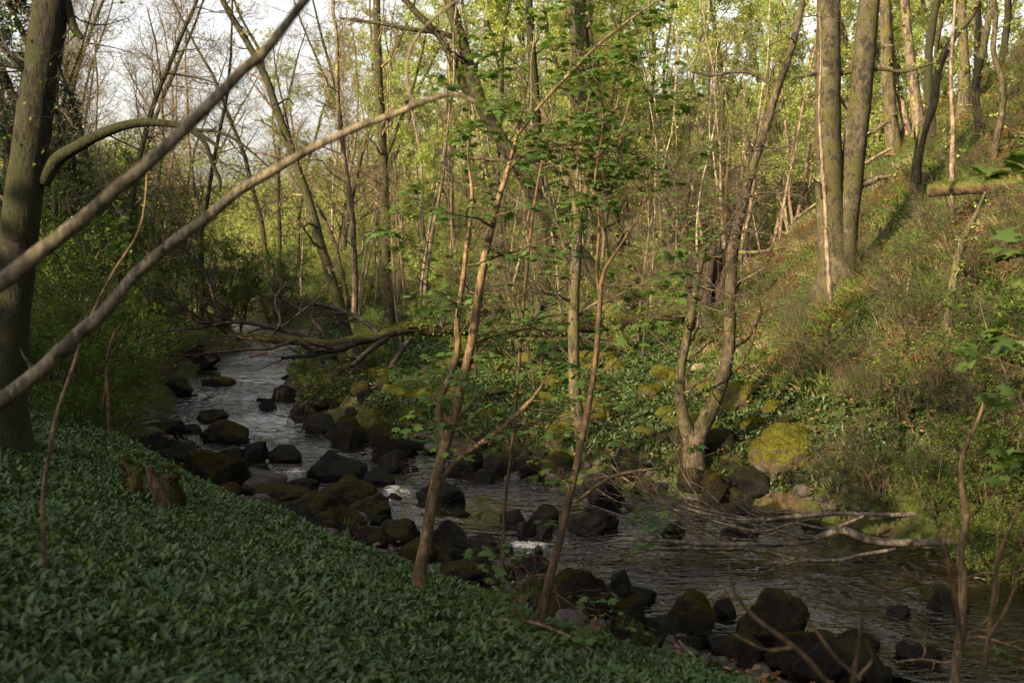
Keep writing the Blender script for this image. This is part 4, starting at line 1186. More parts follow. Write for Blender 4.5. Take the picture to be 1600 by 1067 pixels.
GS, GB, GM = 'boulders in the stream', 'boulders along the near edge of the stream', 'mossy boulders on the flood plain'
GF = 'boulders along the far edge of the stream'
RK = [
 # in the upper stream
 ('broad split dark boulder standing alone in the upper stream', 346, 675, 80, 36, 'rock_m', GS, None),
 ('low flat mossy rock lying farthest up the stream', 337, 596, 50, 14, 'rock_m', GS, None),
 ('small dark wedge shaped rock in open water below the drooping twigs', 418, 632, 29, 18, 'rock', GS, None),
 ('dark lump of rock under the drooping twigs at the right bank', 440, 614, 38, 24, 'rock', GS, None),
 ('low dark rock at the left water edge above the split boulder', 325, 651, 50, 18, 'rock', GS, None),
 ('flat black rock ledge at the left bank beside the drift branch', 255, 668, 70, 22, 'rock', GS, None),
 ('small black rock at the tip of the left ledge', 292, 670, 36, 14, 'rock', GS, None),
 ('steep dark block in the cluster in front of the split boulder', 394, 707, 42, 36, 'rock', GS, None),
 ('grey dark rock left of the steep block', 357, 713, 44, 25, 'rock', GS, None),
 ('rounded wet dark rock right of the steep block', 441, 710, 56, 25, 'rock', GS, None),
 ('large dome of green moss at the tip of the garlic bank', 322, 741, 112, 62, 'rock_m', GB, 'moss_g'),
 ('black wedge of rock below the steep block', 402, 744, 46, 40, 'rock', GS, None),
 ('large dark ridged boulder in the middle of the stream', 522, 730, 94, 46, 'rock', GS, None),
 ('dark slab sloping off the large ridged boulder', 590, 746, 54, 28, 'rock', GS, None),
 ('small grey stone beside the white chute above the twin sapling', 616, 778, 22, 14, 'rock', GS, None),
 ('wide dark boulder behind the fork of the tan sapling', 686, 778, 78, 38, 'rock', GS, None),
 ('low dark rock just below the wide boulder behind the sapling', 717, 802, 36, 12, 'rock', GS, None),
 ('small dark rock alone in open water right of the tan sapling', 802, 807, 42, 18, 'rock', GS, None),
 ('dark smooth boulder at the left end of the dead branches', 849, 806, 48, 32, 'rock', GS, None),
 ('bluish dark stone below the smooth boulder, left one of a pair', 824, 826, 32, 26, 'rock', GS, None),
 ('bluish dark stone below the smooth boulder, right one of a pair', 851, 832, 26, 22, 'rock', GS, None),
 ('dark boulder behind the reddish brown sapling in midstream', 925, 815, 84, 34, 'rock', GS, None),
 ('low dark pointed boulder at the left of the white cascade', 760, 859, 82, 33, 'rock', GS, None),
 ('tiny upright black stone at the right end of the white cascade', 839, 861, 19, 18, 'rock', GS, None),
 ('wet stone poking out between the dead branches', 1052, 828, 44, 22, 'rock', GS, None),
 ('dark flat stone under the thickest dead branch', 1160, 833, 60, 22, 'rock', GS, None),
 ('grey smooth half drowned boulder at the right side of the stream', 1494, 942, 70, 36, 'rock', GS, None),
 ('low wet rock awash left of the grey drowned boulder', 1405, 956, 44, 16, 'rock', GS, None),
 # near edge
 ('dark mossy ledge rock at the garlic bank beside the dome', 440, 778, 100, 36, 'rock_m', GB, None),
 ('large dark mossy boulder right of the ledge rock', 542, 770, 94, 48, 'rock_m', GB, None),
 ('rounded brown mossy boulder touching the garlic leaves', 484, 796, 76, 52, 'rock_m', GB, None),
 ('dark low boulder jutting into the stream right of the brown mossy one', 572, 794, 74, 42, 'rock_m', GB, None),
 ('small round rock at the rim of the garlic below the brown mossy boulder', 504, 818, 48, 38, 'rock_m', GB, None),
 ('tall dark boulder right behind the foot of the tan sapling', 700, 846, 66, 62, 'rock', GB, None),
 ('dark mossy rock left of the tan sapling, upper one', 622, 834, 64, 42, 'rock_m', GB, None),
 ('dark mossy rock left of the tan sapling, lower one', 648, 862, 64, 44, 'rock_m', GB, None),
 ('brown rock at the bank edge among dry stalks', 575, 842, 60, 40, 'rock_m', GB, None),
 ('small green mossy stone at the foot of the tan sapling', 637, 880, 36, 36, 'rock_m', GB, 'moss_g'),
 ('wide dark boulder in the shade right of the tan sapling foot', 716, 897, 84, 36, 'rock_m', GB, None),
 ('rounded black boulder below the low pointed cascade boulder', 758, 896, 42, 32, 'rock', GB, None),
 ('black upright rock at the water edge left of the crooked mossy foot', 778, 936, 40, 34, 'rock', GB, None),
 ('small dark rock among green stems at the bank end', 744, 932, 38, 24, 'rock', GB, None),
 ('dark stone hidden behind the crooked foot of the reddish sapling', 836, 942, 36, 26, 'rock_m', GB, None),
 ('big round cushion of brown green moss right of the crooked sapling foot', 909, 928, 96, 80, 'rock_m', GB, 'moss_g'),
 ('dark pointed boulder standing beside the big moss cushion', 973, 916, 42, 46, 'rock', GB, None),
 ('small black boulder right of the pointed one', 1002, 936, 34, 24, 'rock', GB, None),
 ('mossy knobbly boulder below the pointed one', 984, 958, 52, 46, 'rock_m', GB, 'moss_g'),
 ('round moss topped boulder in the middle of the lower shore', 1081, 960, 82, 64, 'rock_m', GB, 'moss_g'),
 ('smooth black stone between two moss topped boulders', 1136, 952, 38, 30, 'rock', GB, None),
 ('largest moss topped boulder of the lower shore', 1214, 966, 116, 86, 'rock_m', GB, 'moss_g'),
 ('sloping mossy boulder in front of the largest shore boulder', 1250, 1012, 66, 54, 'rock_m', GB, 'moss_g'),
 ('dark mossy boulder at the right end of the lower shore', 1295, 1010, 54, 48, 'rock_m', GB, None),
 ('low brown rock at the edge of the gravel below the big moss cushion', 985, 1000, 62, 40, 'rock_m', GB, None),
 ('angular grey stone with a pointed top on the gravel', 1046, 1004, 26, 22, 'pebble', GB, None),
 ('pale angular stone beside the thin pale stick', 1066, 1000, 24, 22, 'pebble', GB, None),
 ('flat brown stone on the gravel below the angular stones', 1072, 1022, 44, 18, 'pebble', GB, None),
 ('dark flat rock on the gravel under the moss topped boulder', 1130, 1005, 46, 24, 'rock', GB, None),
 ('low rock with a green moss cap at the very bottom of the shore', 1114, 1054, 64, 28, 'rock_m', GB, 'moss_g'),
 ('dark stones edge rock at the bottom right in the shade', 1370, 1046, 60, 34, 'rock', GB, None),
 # far edge
 ('rounded moss capped boulder at the bend of the far bank', 541, 676, 54, 50, 'rock_m', GF, 'moss_g'),
 ('upright yellow green mossy boulder beside the bend boulder', 578, 664, 42, 52, 'rock_y', GF, 'moss_y'),
 ('large dark moss capped boulder under low leaves on the far bank', 612, 690, 74, 58, 'rock_m', GF, 'moss_g'),
 ('dark rounded rock at the water under the large moss capped boulder', 612, 722, 52, 36, 'rock', GF, None),
 ('dark rock in the shade right of the tan sapling fork', 724, 722, 60, 36, 'rock', GF, None),
 ('shadowed rock under overhanging sycamore leaves on the far bank', 790, 726, 66, 34, 'rock_m', GF, None),
 ('mossy rock at the far water edge below the yellow mossy trunk', 872, 728, 66, 44, 'rock_m', GF, 'moss_g'),
 ('tall black rock face of the far bank above the dead branch tips', 945, 766, 64, 62, 'rock', GF, None),
 ('round moss rock above the fanned dead twigs, left one', 1012, 762, 48, 36, 'rock_m', GF, None),
 ('round moss rock above the fanned dead twigs, upper one', 1072, 716, 46, 30, 'rock_m', GF, 'moss_g'),
 ('brown mossy rock behind the long grey dead branch', 1122, 764, 54, 42, 'rock_m', GF, 'moss_g'),
 ('small mossy rock right of the brown one behind the grey branch', 1164, 776, 44, 28, 'rock_m', GF, None),
 ('wide dark mossy rock under the thickest dead branch at the far edge', 1205, 800, 60, 30, 'rock_m', GF, None),
 ('dark round rock at the foot of the far bank near the forked tree', 985, 735, 54, 44, 'rock_m', GF, None),
 ('low mossy rock at the upper stream under the fallen log twigs', 470, 640, 50, 28, 'rock_m', GF, None),
 ('dark rock at the water under the small pale drift stick', 497, 662, 50, 30, 'rock', GF, None),
 # flood plain
 ('biggest yellow mossy boulder right of the forked tree', 1245, 700, 126, 64, 'rock_y', GM, 'moss_y'),
 ('golden moss cushion above the biggest boulder', 1211, 637, 32, 22, 'rock_y', GM, 'moss_y'),
 ('low golden moss stone left of the biggest boulder', 1180, 664, 42, 20, 'rock_y', GM, 'moss_y'),
 ('broad bumpy moss mound right of the forked tree stem', 1160, 618, 64, 46, 'rock_y', GM, 'moss_y'),
 ('rounded yellow mossy boulder left of the tan sapling stems', 655, 617, 48, 28, 'rock_y', GM, 'moss_y'),
 ('bright moss boulder seen between the two tan stems', 716, 604, 36, 24, 'rock_y', GM, 'moss_y'),
 ('bright moss boulder just right of the tan stems', 736, 622, 34, 20, 'rock_y', GM, 'moss_y'),
 ('small bright moss stone in the garlic right of the tan stems', 783, 577, 28, 18, 'rock_y', GM, 'moss_y'),
 ('moss boulder left of the yellow mossy trunk, upper one', 868, 594, 34, 30, 'rock_y', GM, 'moss_y'),
 ('dark moss mound at the foot of the yellow mossy trunk', 932, 642, 56, 44, 'rock_y', GM, 'moss_y'),
 ('small moss boulder right of the reddish sapling stem', 962, 572, 30, 22, 'rock_y', GM, 'moss_y'),
 ('mossy boulder left of the forked tree stems, sunlit', 1046, 590, 40, 28, 'rock_y', GM, 'moss_y'),
 ('mossy stone left of the forked tree base', 1020, 612, 44, 22, 'rock_y', GM, 'moss_y'),
 ('long low moss mound in the garlic left of the tan stems', 600, 652, 46, 18, 'rock_y', GM, 'moss_y'),
 ('dim moss stone between the far bank and the tan sapling fork', 650, 648, 52, 20, 'rock_y', GM, 'moss_y'),
 ('dim moss stone low in the garlic right of the tan sapling fork', 760, 650, 40, 20, 'rock_y', GM, 'moss_y'),
 ('sloping moss stone left of the yellow mossy trunk foot', 876, 682, 42, 34, 'rock_y', GM, 'moss_y'),
 ('small moss stone in the garlic below the forked tree', 1028, 690, 26, 16, 'rock_y', GM, 'moss_y'),
 ('moss stone near the log under low leaves', 590, 585, 46, 22, 'rock_y', GM, 'moss_y'),
 ('bare pinkish stone below the torn root plate', 1094, 576, 28, 16, 'stone', GM, None),
 ('small bare pale stone right of the pinkish one', 1155, 532, 14, 8, 'stone', GM, None),
 ('pale pinkish stones heap at the far end of the stream', 402, 552, 28, 9, 'stone', GS, None),
 ('tiny white stone on the dark left bank of the upper stream', 325, 555, 9, 7, 'stone', GS, None),
 ('mossy rock shelf on the left bank beside the far stream', 300, 552, 70, 30, 'rock_m', GS, None),
 ('dark rock at the left bank below the leaves, upper stream', 275, 602, 46, 24, 'rock_m', GS, None),
 ('dark undercut rock at the left bank in front of the drift branch', 225, 692, 60, 30, 'rock', GS, None),
 ('black rock at the foot of the left bank above the moss dome', 258, 714, 56, 30, 'rock', GS, None),
]
for k, (lb, px, py, wp, hp, mt, gp, fr) in enumerate(RK):
    nmv = 'mossy_boulder' if mt in ('rock_m', 'rock_y') else ('stone' if mt in ('stone', 'pebble') else 'boulder')
    rock(lb, px, py, wp, hp, mt, 100 + k, nmv, gp, fr, cut=.70 if mt == 'rock' else (1.08 if mt == 'rock_y' else .80))

# smaller boulders packed between them
def packed(n, seed, edge, lo, hi, yr, size, mt, label, group, flat=(.5, .8), name='boulder'):
    r = rg(seed)
    protos = []
    for q in range(7):
        p, F = rock_mesh(seed * 10 + q, (1, r.uniform(.7, 1), r.uniform(*flat)), .72 if mt == 'rock' else .86, 3)
        protos.append((p, F))
    done = 0
    while done < n:
        Y = r.uniform(*yr)
        xe = np.interp(Y, (LE if edge == 'L' else RE)[::-1, 1], (LE if edge == 'L' else RE)[::-1, 0])
        x = xe + r.uniform(-2.5, 8)
        dl, dr = stream(np.array([x]), np.array([Y]))
        dd = dl[0] if edge == 'L' else dr[0]
        if not lo < dd < hi or (edge == 'R' and x > 4.6):
            continue
        z = max(hz(x, Y), -.05)
        if not in_view(np.array([x]), np.array([Y]), np.array([z]), 0)[0]:
            continue
        s = size[0] * (size[1] / size[0]) ** r.random()
        p, F = protos[r.integers(len(protos))]
        key = (seed, id(p))
        if key in PACK:
            o = PACK[key].copy()
            COL.objects.link(o)
        else:
            o = MB().add(p, F).build(name, M[mt])
            PACK[key] = o
        o.location = (x, Y, z + s * .14)
        o.rotation_euler = (r.normal() * .12, r.normal() * .12, r.uniform(0, 6.28))
        o.scale = (s, s, s)
        tag(o, label, 'boulder', group)
        done += 1
PACK = {}
packed(46, 71, 'L', -.45, .7, (9.4, 20), (.22, .62), 'rock', 'small dark boulder packed among the bigger ones along the near edge of the stream', 'small boulders along the near edge')
packed(26, 72, 'L', -.1, 1.2, (9.2, 16), (.25, .60), 'rock_m', 'small moss topped boulder in the pile between stream and garlic bank', 'small mossy boulders along the near edge', name='mossy_boulder')
packed(44, 73, 'R', -.15, .7, (14, 34), (.20, .55), 'rock', 'small dark boulder packed along the far edge of the stream', 'small boulders along the far edge')
packed(24, 74, 'R', .1, 1.3, (15, 33), (.25, .65), 'rock_m', 'moss topped boulder in the pile along the far edge of the stream', 'small mossy boulders along the far edge', name='mossy_boulder')
packed(16, 75, 'R', -2.5, -.4, (14.5, 30), (.20, .50), 'rock', 'small dark boulder breaking the surface of the stream', 'small boulders in the water')
packed(52, 76, 'R', 1.2, 9, (16, 29), (.30, .85), 'rock_y', 'low mossy mound among the wild garlic of the flood plain', 'moss mounds of the flood plain', (.28, .5), 'mossy_boulder')

# gravel and pebbles on the near shore
rng = rg(7)
n = 5200
X = rng.uniform(-7, 5, n)
Y = rng.uniform(8, 22, n)
dl, dr = stream(X, Y)
k = ((dl > -.5) & (dl < 1.5)) | ((dr > -.4) & (dr < .5))
X, Y = X[k], Y[k]
Vi, Fi = ico(2)
s = np.exp(rng.normal(-3.1, .55, len(X)))
Z = hgt(X, Y)
Vr = Vi[None] * (1 + .25 * noise3(Vi[None] * 1.3 + rng.uniform(0, 90, (len(X), 1, 3)), 8))[..., None] * s[:, None, None] * np.stack([rng.uniform(.8, 1.4, len(X)), rng.uniform(.8, 1.4, len(X)), rng.uniform(.5, .9, len(X))], -1)[:, None]
Vr = Vr + np.stack([X, Y, Z + s * .2], -1)[:, None]
Fr = Fi[None] + (np.arange(len(X)) * len(Vi))[:, None, None]
tag(MB().add(Vr, Fr.reshape(-1, 3)).build('pebbles', M['pebble']), 'small dark pebbles strewn along the stream edges', 'pebbles', kind='stuff')

# ------------------------------------------------------------------ ground cover
# wild garlic on the near bank
rng = rg(200)
n = 85000
X = rng.uniform(-9, 3.2, n)
Y = rng.uniform(2.0, 15, n)
dl, dr = stream(X, Y)
Z = hgt(X, Y)
k = (dl > .95 + .7 * (1 - sstep(9.0, 10.8, Y)) + .35 * fbm2(X, Y, .9, 60, 2)) & in_view(X, Y, Z, 120) & ((X > -6.5) | (Y < 14))
X, Y, Z = X[k], Y[k], Z[k]
den = rng.random(len(X)) < np.clip(.75 + .5 * fbm2(X, Y, .6, 61, 2), .25, 1)
X, Y, Z = X[den], Y[den], Z[den]
m = 5
a = rng.random((len(X), m)) * 6.283
pit = rng.uniform(.15, 1.1, (len(X), m))
d = np.stack([np.cos(a) * np.cos(pit), np.sin(a) * np.cos(pit), np.sin(pit)], -1).reshape(-1, 3)
pos = np.repeat(np.stack([X, Y, Z], -1), m, 0) + rng.normal(size=(len(X) * m, 3)) * np.array([.03, .03, .015]) + np.array([0, 0, .02])
nn = np.array([0, 0, 1.0]) + .35 * rng.normal(size=pos.shape)
gb = MB()
hgt_f = np.repeat(.85 + .35 * fbm2(X, Y, .5, 62, 2), m)
inst(gb, L_RAMS, pos, d, nrm(nn), hgt_f * rng.uniform(.05, .118, len(pos)), 0)
tag(gb.build('garlic_leaves', M['rams']), 'dense wild garlic leaves covering the near bank', 'ground cover', kind='stuff')

# wild garlic and herbs across the stream
rng = rg(201)
n = 60000
X = rng.uniform(-8, 9, n)
Y = rng.uniform(11, 40, n)
dl, dr = stream(X, Y)
Z = hgt(X, Y)
k = (dr > .45 + .4 * fbm2(X, Y, 1.1, 63, 2)) & in_view(X, Y, Z) & (Z < 1.45 + .35 * fbm2(X, Y, 2.0, 64, 2) + np.where(Y < 17, .5, 0))
k &= rng.random(n) < np.clip(1.25 - .02 * (Y - 14) + .5 * fbm2(X, Y, 1.0, 65, 2), .1, 1)
X, Y, Z = X[k], Y[k], Z[k]
m = 5
a = rng.random((len(X), m)) * 6.283
pit = rng.uniform(.2, 1.1, (len(X), m))
d = np.stack([np.cos(a) * np.cos(pit), np.sin(a) * np.cos(pit), np.sin(pit)], -1).reshape(-1, 3)
pos = np.repeat(np.stack([X, Y, Z], -1), m, 0) + rng.normal(size=(len(X) * m, 3)) * np.array([.05, .05, .015])
nn = nrm(np.array([0, 0, 1.0]) + .35 * rng.normal(size=pos.shape))
gb = MB()
inst(gb, L_RAMS, pos, d, nn, rng.uniform(.07, .16, len(pos)), 0)
tag(gb.build('garlic_leaves', M['rams']), 'wild garlic leaves spread over the flood plain beyond the stream', 'ground cover', kind='stuff')

# long grass, straw, bracken litter and low herbs on the hillside and the far floor
rng = rg(202)
def cover(name, label, cat, n, xr, yr, cond, tmpl, mat, size, m, pit, jit=.06, nz=None, spread_n=.4, downhill=.0):
    X = rng.uniform(*xr, n)
    Y = rng.uniform(yr[0] ** .5, yr[1] ** .5, n) ** 2
    dl, dr = stream(X, Y)
    Z = hgt(X, Y)
    k = cond(X, Y, Z, dl, dr) & in_view(X, Y, Z)
    X, Y, Z = X[k], Y[k], Z[k]
    a = rng.random((len(X), m)) * 6.283
    p_ = rng.uniform(*pit, (len(X), m))
    d = np.stack([np.cos(a) * np.cos(p_), np.sin(a) * np.cos(p_), np.sin(p_)], -1)
    if downhill:
        sn = slope_n(X, Y)
        sn[:, 2] = 0
        d = d + downhill * sn[:, None, :]
    d = nrm(d.reshape(-1, 3))
    pos = np.repeat(np.stack([X, Y, Z], -1), m, 0) + rng.normal(size=(len(X) * m, 3)) * np.array([jit, jit, jit * .3])
    nn = nrm(np.array([0, 0, 1.0]) + spread_n * rng.normal(size=pos.shape))
    gb = MB()
    inst(gb, tmpl, pos, d, nn, rng.uniform(*size, len(pos)), 0)
    return tag(gb.build(name, mat), label, cat, kind='stuff')

hillc = lambda X, Y, Z, dl, dr: (dr > 2.0) & (Z > .95 + .3 * fbm2(X, Y, 1.5, 66, 2))
cover('grass', 'long drooping grass on the lit hillside', 'grass', 11000, (2, 22), (13, 44), lambda X, Y, Z, dl, dr: hillc(X, Y, Z, dl, dr) & (fbm2(X, Y, .9, 67, 3) > .08),
      L_BLADE, M['grass'], (.16, .38), 14, (.5, 1.3), .05, downhill=1.0)
cover('dry_grass', 'pale straw tufts among the hillside grass', 'grass', 9000, (2, 22), (13, 44), lambda X, Y, Z, dl, dr: hillc(X, Y, Z, dl, dr) & (fbm2(X, Y, .9, 68, 2) > .55),
      L_BLADE, M['straw'], (.18, .38), 16, (.2, 1.2), .05, downhill=1.3)
cover('dead_bracken', 'reddish brown dead bracken lying on the hillside', 'bracken', 19000, (2, 18), (13, 36), lambda X, Y, Z, dl, dr: hillc(X, Y, Z, dl, dr) & (fbm2(X, Y, 1.6, 69, 3) > .05),
      L_BLADE, M['bracken'], (.12, .35), 8, (-.2, .7), .10, downhill=.6)
cover('low_herbs', 'low leafy herbs between the grass on the hillside and wood floor', 'ground cover', 80000, (-14, 24), (13, 60),
      lambda X, Y, Z, dl, dr: ((dr > 1.2) | (dl > .6) & (Y > 15)) & (fbm2(X, Y, 1.2, 70, 3) > -.1) & ((Z > .9) | (Y > 22) | (dl > 0)), L_OVAL, M['herb'], (.04, .09), 8, (-.2, .9), .13)
cover('leaf_litter', 'brown fallen leaves scattered on the wood floor and slope', 'leaf litter', 44000, (-12, 18), (9, 50),
      lambda X, Y, Z, dl, dr: (dr > .3) | (dl > .1) & (dl < 1.4), L_OVAL, M['litter'], (.04, .10), 3, (-.3, .5), .12)
cover('low_herbs', 'brighter small leaved herbs mixed into the near garlic', 'ground cover', 9000, (-5, 3), (3, 13), lambda X, Y, Z, dl, dr: (dl > .9) & (fbm2(X, Y, 1.0, 74, 2) > .35), L_OVAL, M['bush'], (.025, .06), 8, (-.1, 1.2), .07)
cover('shore_herbs', 'sparse grass and herbs growing between the shore boulders', 'ground cover', 5000, (-7, 6), (7.5, 24),
      lambda X, Y, Z, dl, dr: ((dl > .25) & (dl < 1.6) | (dr > .1) & (dr < .9)) & (fbm2(X, Y, .7, 73, 2) > .05), L_BLADE, M['bush'], (.08, .26), 10, (.4, 1.4), .05)

# ------------------------------------------------------------------ prototypes for the wood behind: each a thing with trunk and crown
def proto(name, label, cat, seed, H, r0, mt, mtw, levels, leaf, lean=.06, K=20, sides=7, nst=1, spread=.5):
    rng = rg(seed)
    t = thing(name, label, cat)
    P = np.empty((nst, K, 3))
    R = np.empty((nst, K))
    for s in range(nst):
        d = nrm(np.array([rng.normal() * lean, rng.normal() * lean, 1.0]) + (spread * np.array([math.cos(s * 2.4), math.sin(s * 2.4), 0]) if nst > 1 else 0))
        p = np.array([rng.normal() * .08 * (nst > 1), rng.normal() * .08 * (nst > 1), -.3])
        h = H * (rng.uniform(.7, 1.05) if nst > 1 else 1)
        for k in range(K):
            P[s, k] = p
            p = p + d * h / (K - 1)
            d = nrm(d + rng.normal(size=3) * np.array([.07, .07, 0]) + np.array([0, 0, .03]))
        R[s] = r0 * np.linspace(1, .15, K) ** .8
    mb = MB()
    tubes(mb, P, R, sides, 0, .05, 5)
    mb.build('trunk', M[mt], t)
    cb = MB()
    lv = []
    p, r = P, R
    for L in levels:
        p, r = branch(p, r, rng, **L)
        tubes(cb, p, r, 4 if r.mean() > .012 else 3)
        lv.append(p)
    leafy(cb, lv[leaf.pop('lev', -1)], rng, mat=1, **{k: v for k, v in leaf.items() if k != 'm'})
    cb.build('crown', [M[mtw], M[leaf['m']]], t)
    return t

def slim_levels(n, t0, L=1.9):
    return [dict(n=n, t0=t0, length=L, absl=True, ang=(40, 75), K=8, wig=.13, up=.07, rf=.4, rmin=.010, shape=.6),
            dict(n=6, t0=.25, length=.8, absl=True, ang=(30, 60), K=6, wig=.15, up=.04, rmin=.006),
            dict(n=4, t0=.2, length=.4, absl=True, ang=(30, 60), K=4, wig=.15, up=.02, rmin=.004)]
TREES = {}
TREES['slim'] = [proto('slim_tree', 'slim young tree', 'tree', 300 + k, 11 + k, .085 + .01 * k, mt, 'tan_twig', slim_levels(15, .3), dict(n=4500, size=.085, tmpl=L_OVAL, t0=.2, m='fresh', cluster=2, cr=.06))
                 for k, mt in enumerate(['slim', 'pink', 'yellow_trunk', 'beech'])]
TREES['twiggy'] = [proto('twiggy_tree', 'nearly bare twiggy tree', 'tree', 320 + k, 12 + k, .11, mt, tw, [dict(n=28, t0=.2, length=2.4, absl=True, ang=(35, 75), K=9, wig=.18, up=.04, rf=.4, rmin=.012, shape=.5),
                   dict(n=10, t0=.15, length=1.2, absl=True, ang=(30, 65), K=7, wig=.2, up=.03, rmin=.007), dict(n=6, t0=.15, length=.55, absl=True, ang=(30, 65), K=5, wig=.2, up=.02, rmin=.004)],
                   dict(n=n, size=.05, tmpl=L_OVAL, t0=.3, m='bud')) for k, (mt, tw, n) in enumerate([('green_trunk', 'twig', 1500), ('slim', 'tan_twig', 2500), ('moss_trunk', 'twig', 1000)])]
TREES['bush'] = [proto('leafy_shrub', 'leafy green shrub', 'shrub', 340 + k, 3.0, .03, 'twig', 'twig', [dict(n=9, t0=.15, length=1.1, absl=True, ang=(35, 80), K=7, wig=.2, up=.04, rf=.5, rmin=.005),
                   dict(n=6, t0=.15, length=.6, absl=True, ang=(30, 70), K=5, wig=.2, up=.03, rmin=.004), dict(n=3, t0=.2, length=.25, absl=True, ang=(30, 70), K=3, wig=.1, rmin=.003)],
                   dict(n=4600, size=.06, tmpl=L_OVAL, t0=.2, m='bush_dark', cluster=2, cr=.03), nst=6, spread=.55) for k in range(3)]
TREES['freshbush'] = [proto('fresh_shrub', 'fresh green shrub', 'shrub', 350 + k, 3.2, .03, 'tan_twig', 'tan_twig', [dict(n=8, t0=.15, length=1.2, absl=True, ang=(35, 80), K=7, wig=.2, up=.05, rf=.5, rmin=.006),
                   dict(n=6, t0=.15, length=.6, absl=True, ang=(30, 70), K=5, wig=.2, up=.03, rmin=.005)],
                   dict(n=3200, size=.075, tmpl=L_OVAL, t0=.2, m='fresh', cluster=2, cr=.05), nst=6, spread=.5) for k in range(3)]
TREES['ivy'] = [proto('ivy_clad_tree', 'dark ivy clad tree', 'tree', 360 + k, 11, .16, 'moss_trunk', 'twig', [dict(n=60, t0=.0, length=.7, absl=True, ang=(50, 90), K=5, wig=.2, up=.05, rf=.2, rmin=.006),
                   dict(n=4, t0=.2, length=.4, absl=True, ang=(30, 70), K=4, wig=.2, rmin=.004)], dict(n=6000, size=.09, tmpl=L_OVAL, t0=.1, m='ivy', cluster=2, cr=.08)) for k in range(2)]
TREES['broom'] = [proto('twiggy_bush', 'fine twigged bush', 'bush', 370 + k, 1.5, .014, 'brown_sap', 'twig', [dict(n=8, t0=.2, length=.6, absl=True, ang=(25, 60), K=7, wig=.15, up=.08, rf=.6, rmin=.004),
                   dict(n=6, t0=.15, length=.35, absl=True, ang=(25, 60), K=5, wig=.15, up=.06, rmin=.003), dict(n=4, t0=.2, length=.18, absl=True, ang=(25, 60), K=3, wig=.1, rmin=.002)],
                   dict(n=2600, size=.026, tmpl=L_OVAL, t0=.2, m='bush_dark'), nst=7, spread=.7) for k in range(2)]
TREES['pole'] = [proto('pole_tree', 'thin bare pole tree', 'tree', 390 + k, 10, .045 + .008 * k, mt, 'tan_twig', [dict(n=12, t0=.2, length=1.3, absl=True, ang=(35, 70), K=6, wig=.2, up=.06, rf=.4, rmin=.008),
                   dict(n=5, t0=.2, length=.6, absl=True, ang=(30, 60), K=5, wig=.2, up=.04, rmin=.006)], dict(n=260, size=.085, tmpl=L_OVAL, t0=.3, m='fresh'), lean=.12) for k, mt in enumerate(['pale', 'pink', 'pale'])]
TREES['tall'] = [proto('tall_tree', 'tall slender tree', 'tree', 380 + k, 19 + k, .13, mt, 'twig', [dict(n=26, t0=.48, length=3.6, absl=True, ang=(35, 75), K=8, wig=.14, up=.06, rf=.4, rmin=.015, shape=.4),
                   dict(n=7, t0=.2, length=1.5, absl=True, ang=(30, 60), K=6, wig=.15, up=.03, rmin=.009), dict(n=4, t0=.2, length=.6, absl=True, ang=(30, 60), K=4, wig=.15, rmin=.006)],
                   dict(n=6500, size=.13, tmpl=L_OVAL, t0=.1, m='fresh', cluster=3, cr=.12), lean=.04) for k, mt in enumerate(['grey_brown', 'moss_trunk', 'green_trunk'])]
PUSED = set()
def place(kind, x, y, s, label, group, rz=None, rngp=None, k=None, tilt=(0, 0), dz=0):
    pr = TREES[kind]
    k = rngp.integers(len(pr)) if k is None else k
    o = pr[k]
    loc = (x, y, hz(x, y) + dz)
    rz = rngp.uniform(0, 6.28) if rz is None else rz
    if (kind, k) not in PUSED:
        PUSED.add((kind, k))
        o.location, o.rotation_euler, o.scale = loc, (tilt[0], tilt[1], rz), (s, s, s)
        o['label'] = label
        o['group'] = group
        return o
    return copy_tree(o, loc, rz, s, label, group, tilt)

rp_ = rg(400)
# leafy shrubs of the dark left bank: (px of the foot, distance, scale)
SH = [(20, 15, .75, 'leafy shrub at the foot of the mossy tree, left edge'), (90, 17, .8, 'leafy shrub right of the mossy tree foot'), (150, 19, .8, 'dense dark shrub under the long arching branch'),
      (180, 22, .6, 'dark shrub on the left bank above the ledge rock'), (60, 21, 1.2, 'tall dark shrub behind the mossy tree'), (120, 24, 1.2, 'tall leafy shrub on the left bank behind the dense dark one'),
      (190, 27, .8, 'leafy shrub hanging over the left bank of the upper stream'), (225, 31, .9, 'shrub over the mossy rock shelf of the left bank'), (150, 31, 1.5, 'big leafy shrub high on the left bank'),
      (60, 29, 1.6, 'big shrub at the left edge behind the tall dark one'), (300, 38, 1.2, 'dark shrub behind the far end of the stream, left one'), (360, 43, 1.3, 'shrub behind the far end of the stream, middle one'),
      (430, 46, 1.2, 'shrub behind the far end of the stream, right one'), (250, 41, 1.7, 'big shrub with dark hollows under it on the far left bank'), (120, 38, 1.8, 'big leafy shrub at the far left'),
      (20, 38, 1.9, 'big leafy shrub at the far left edge'), (110, 14.5, .55, 'low leafy shrub behind the garlic crest'), (165, 16.5, .42, 'low shrub between the garlic crest and the dark rocks')]
for px, Y, s, lb in SH:
    x = (px - 800) / FPX * Y
    place('bush', x, Y, s, lb, 'shrubs on the left bank', rngp=rp_)
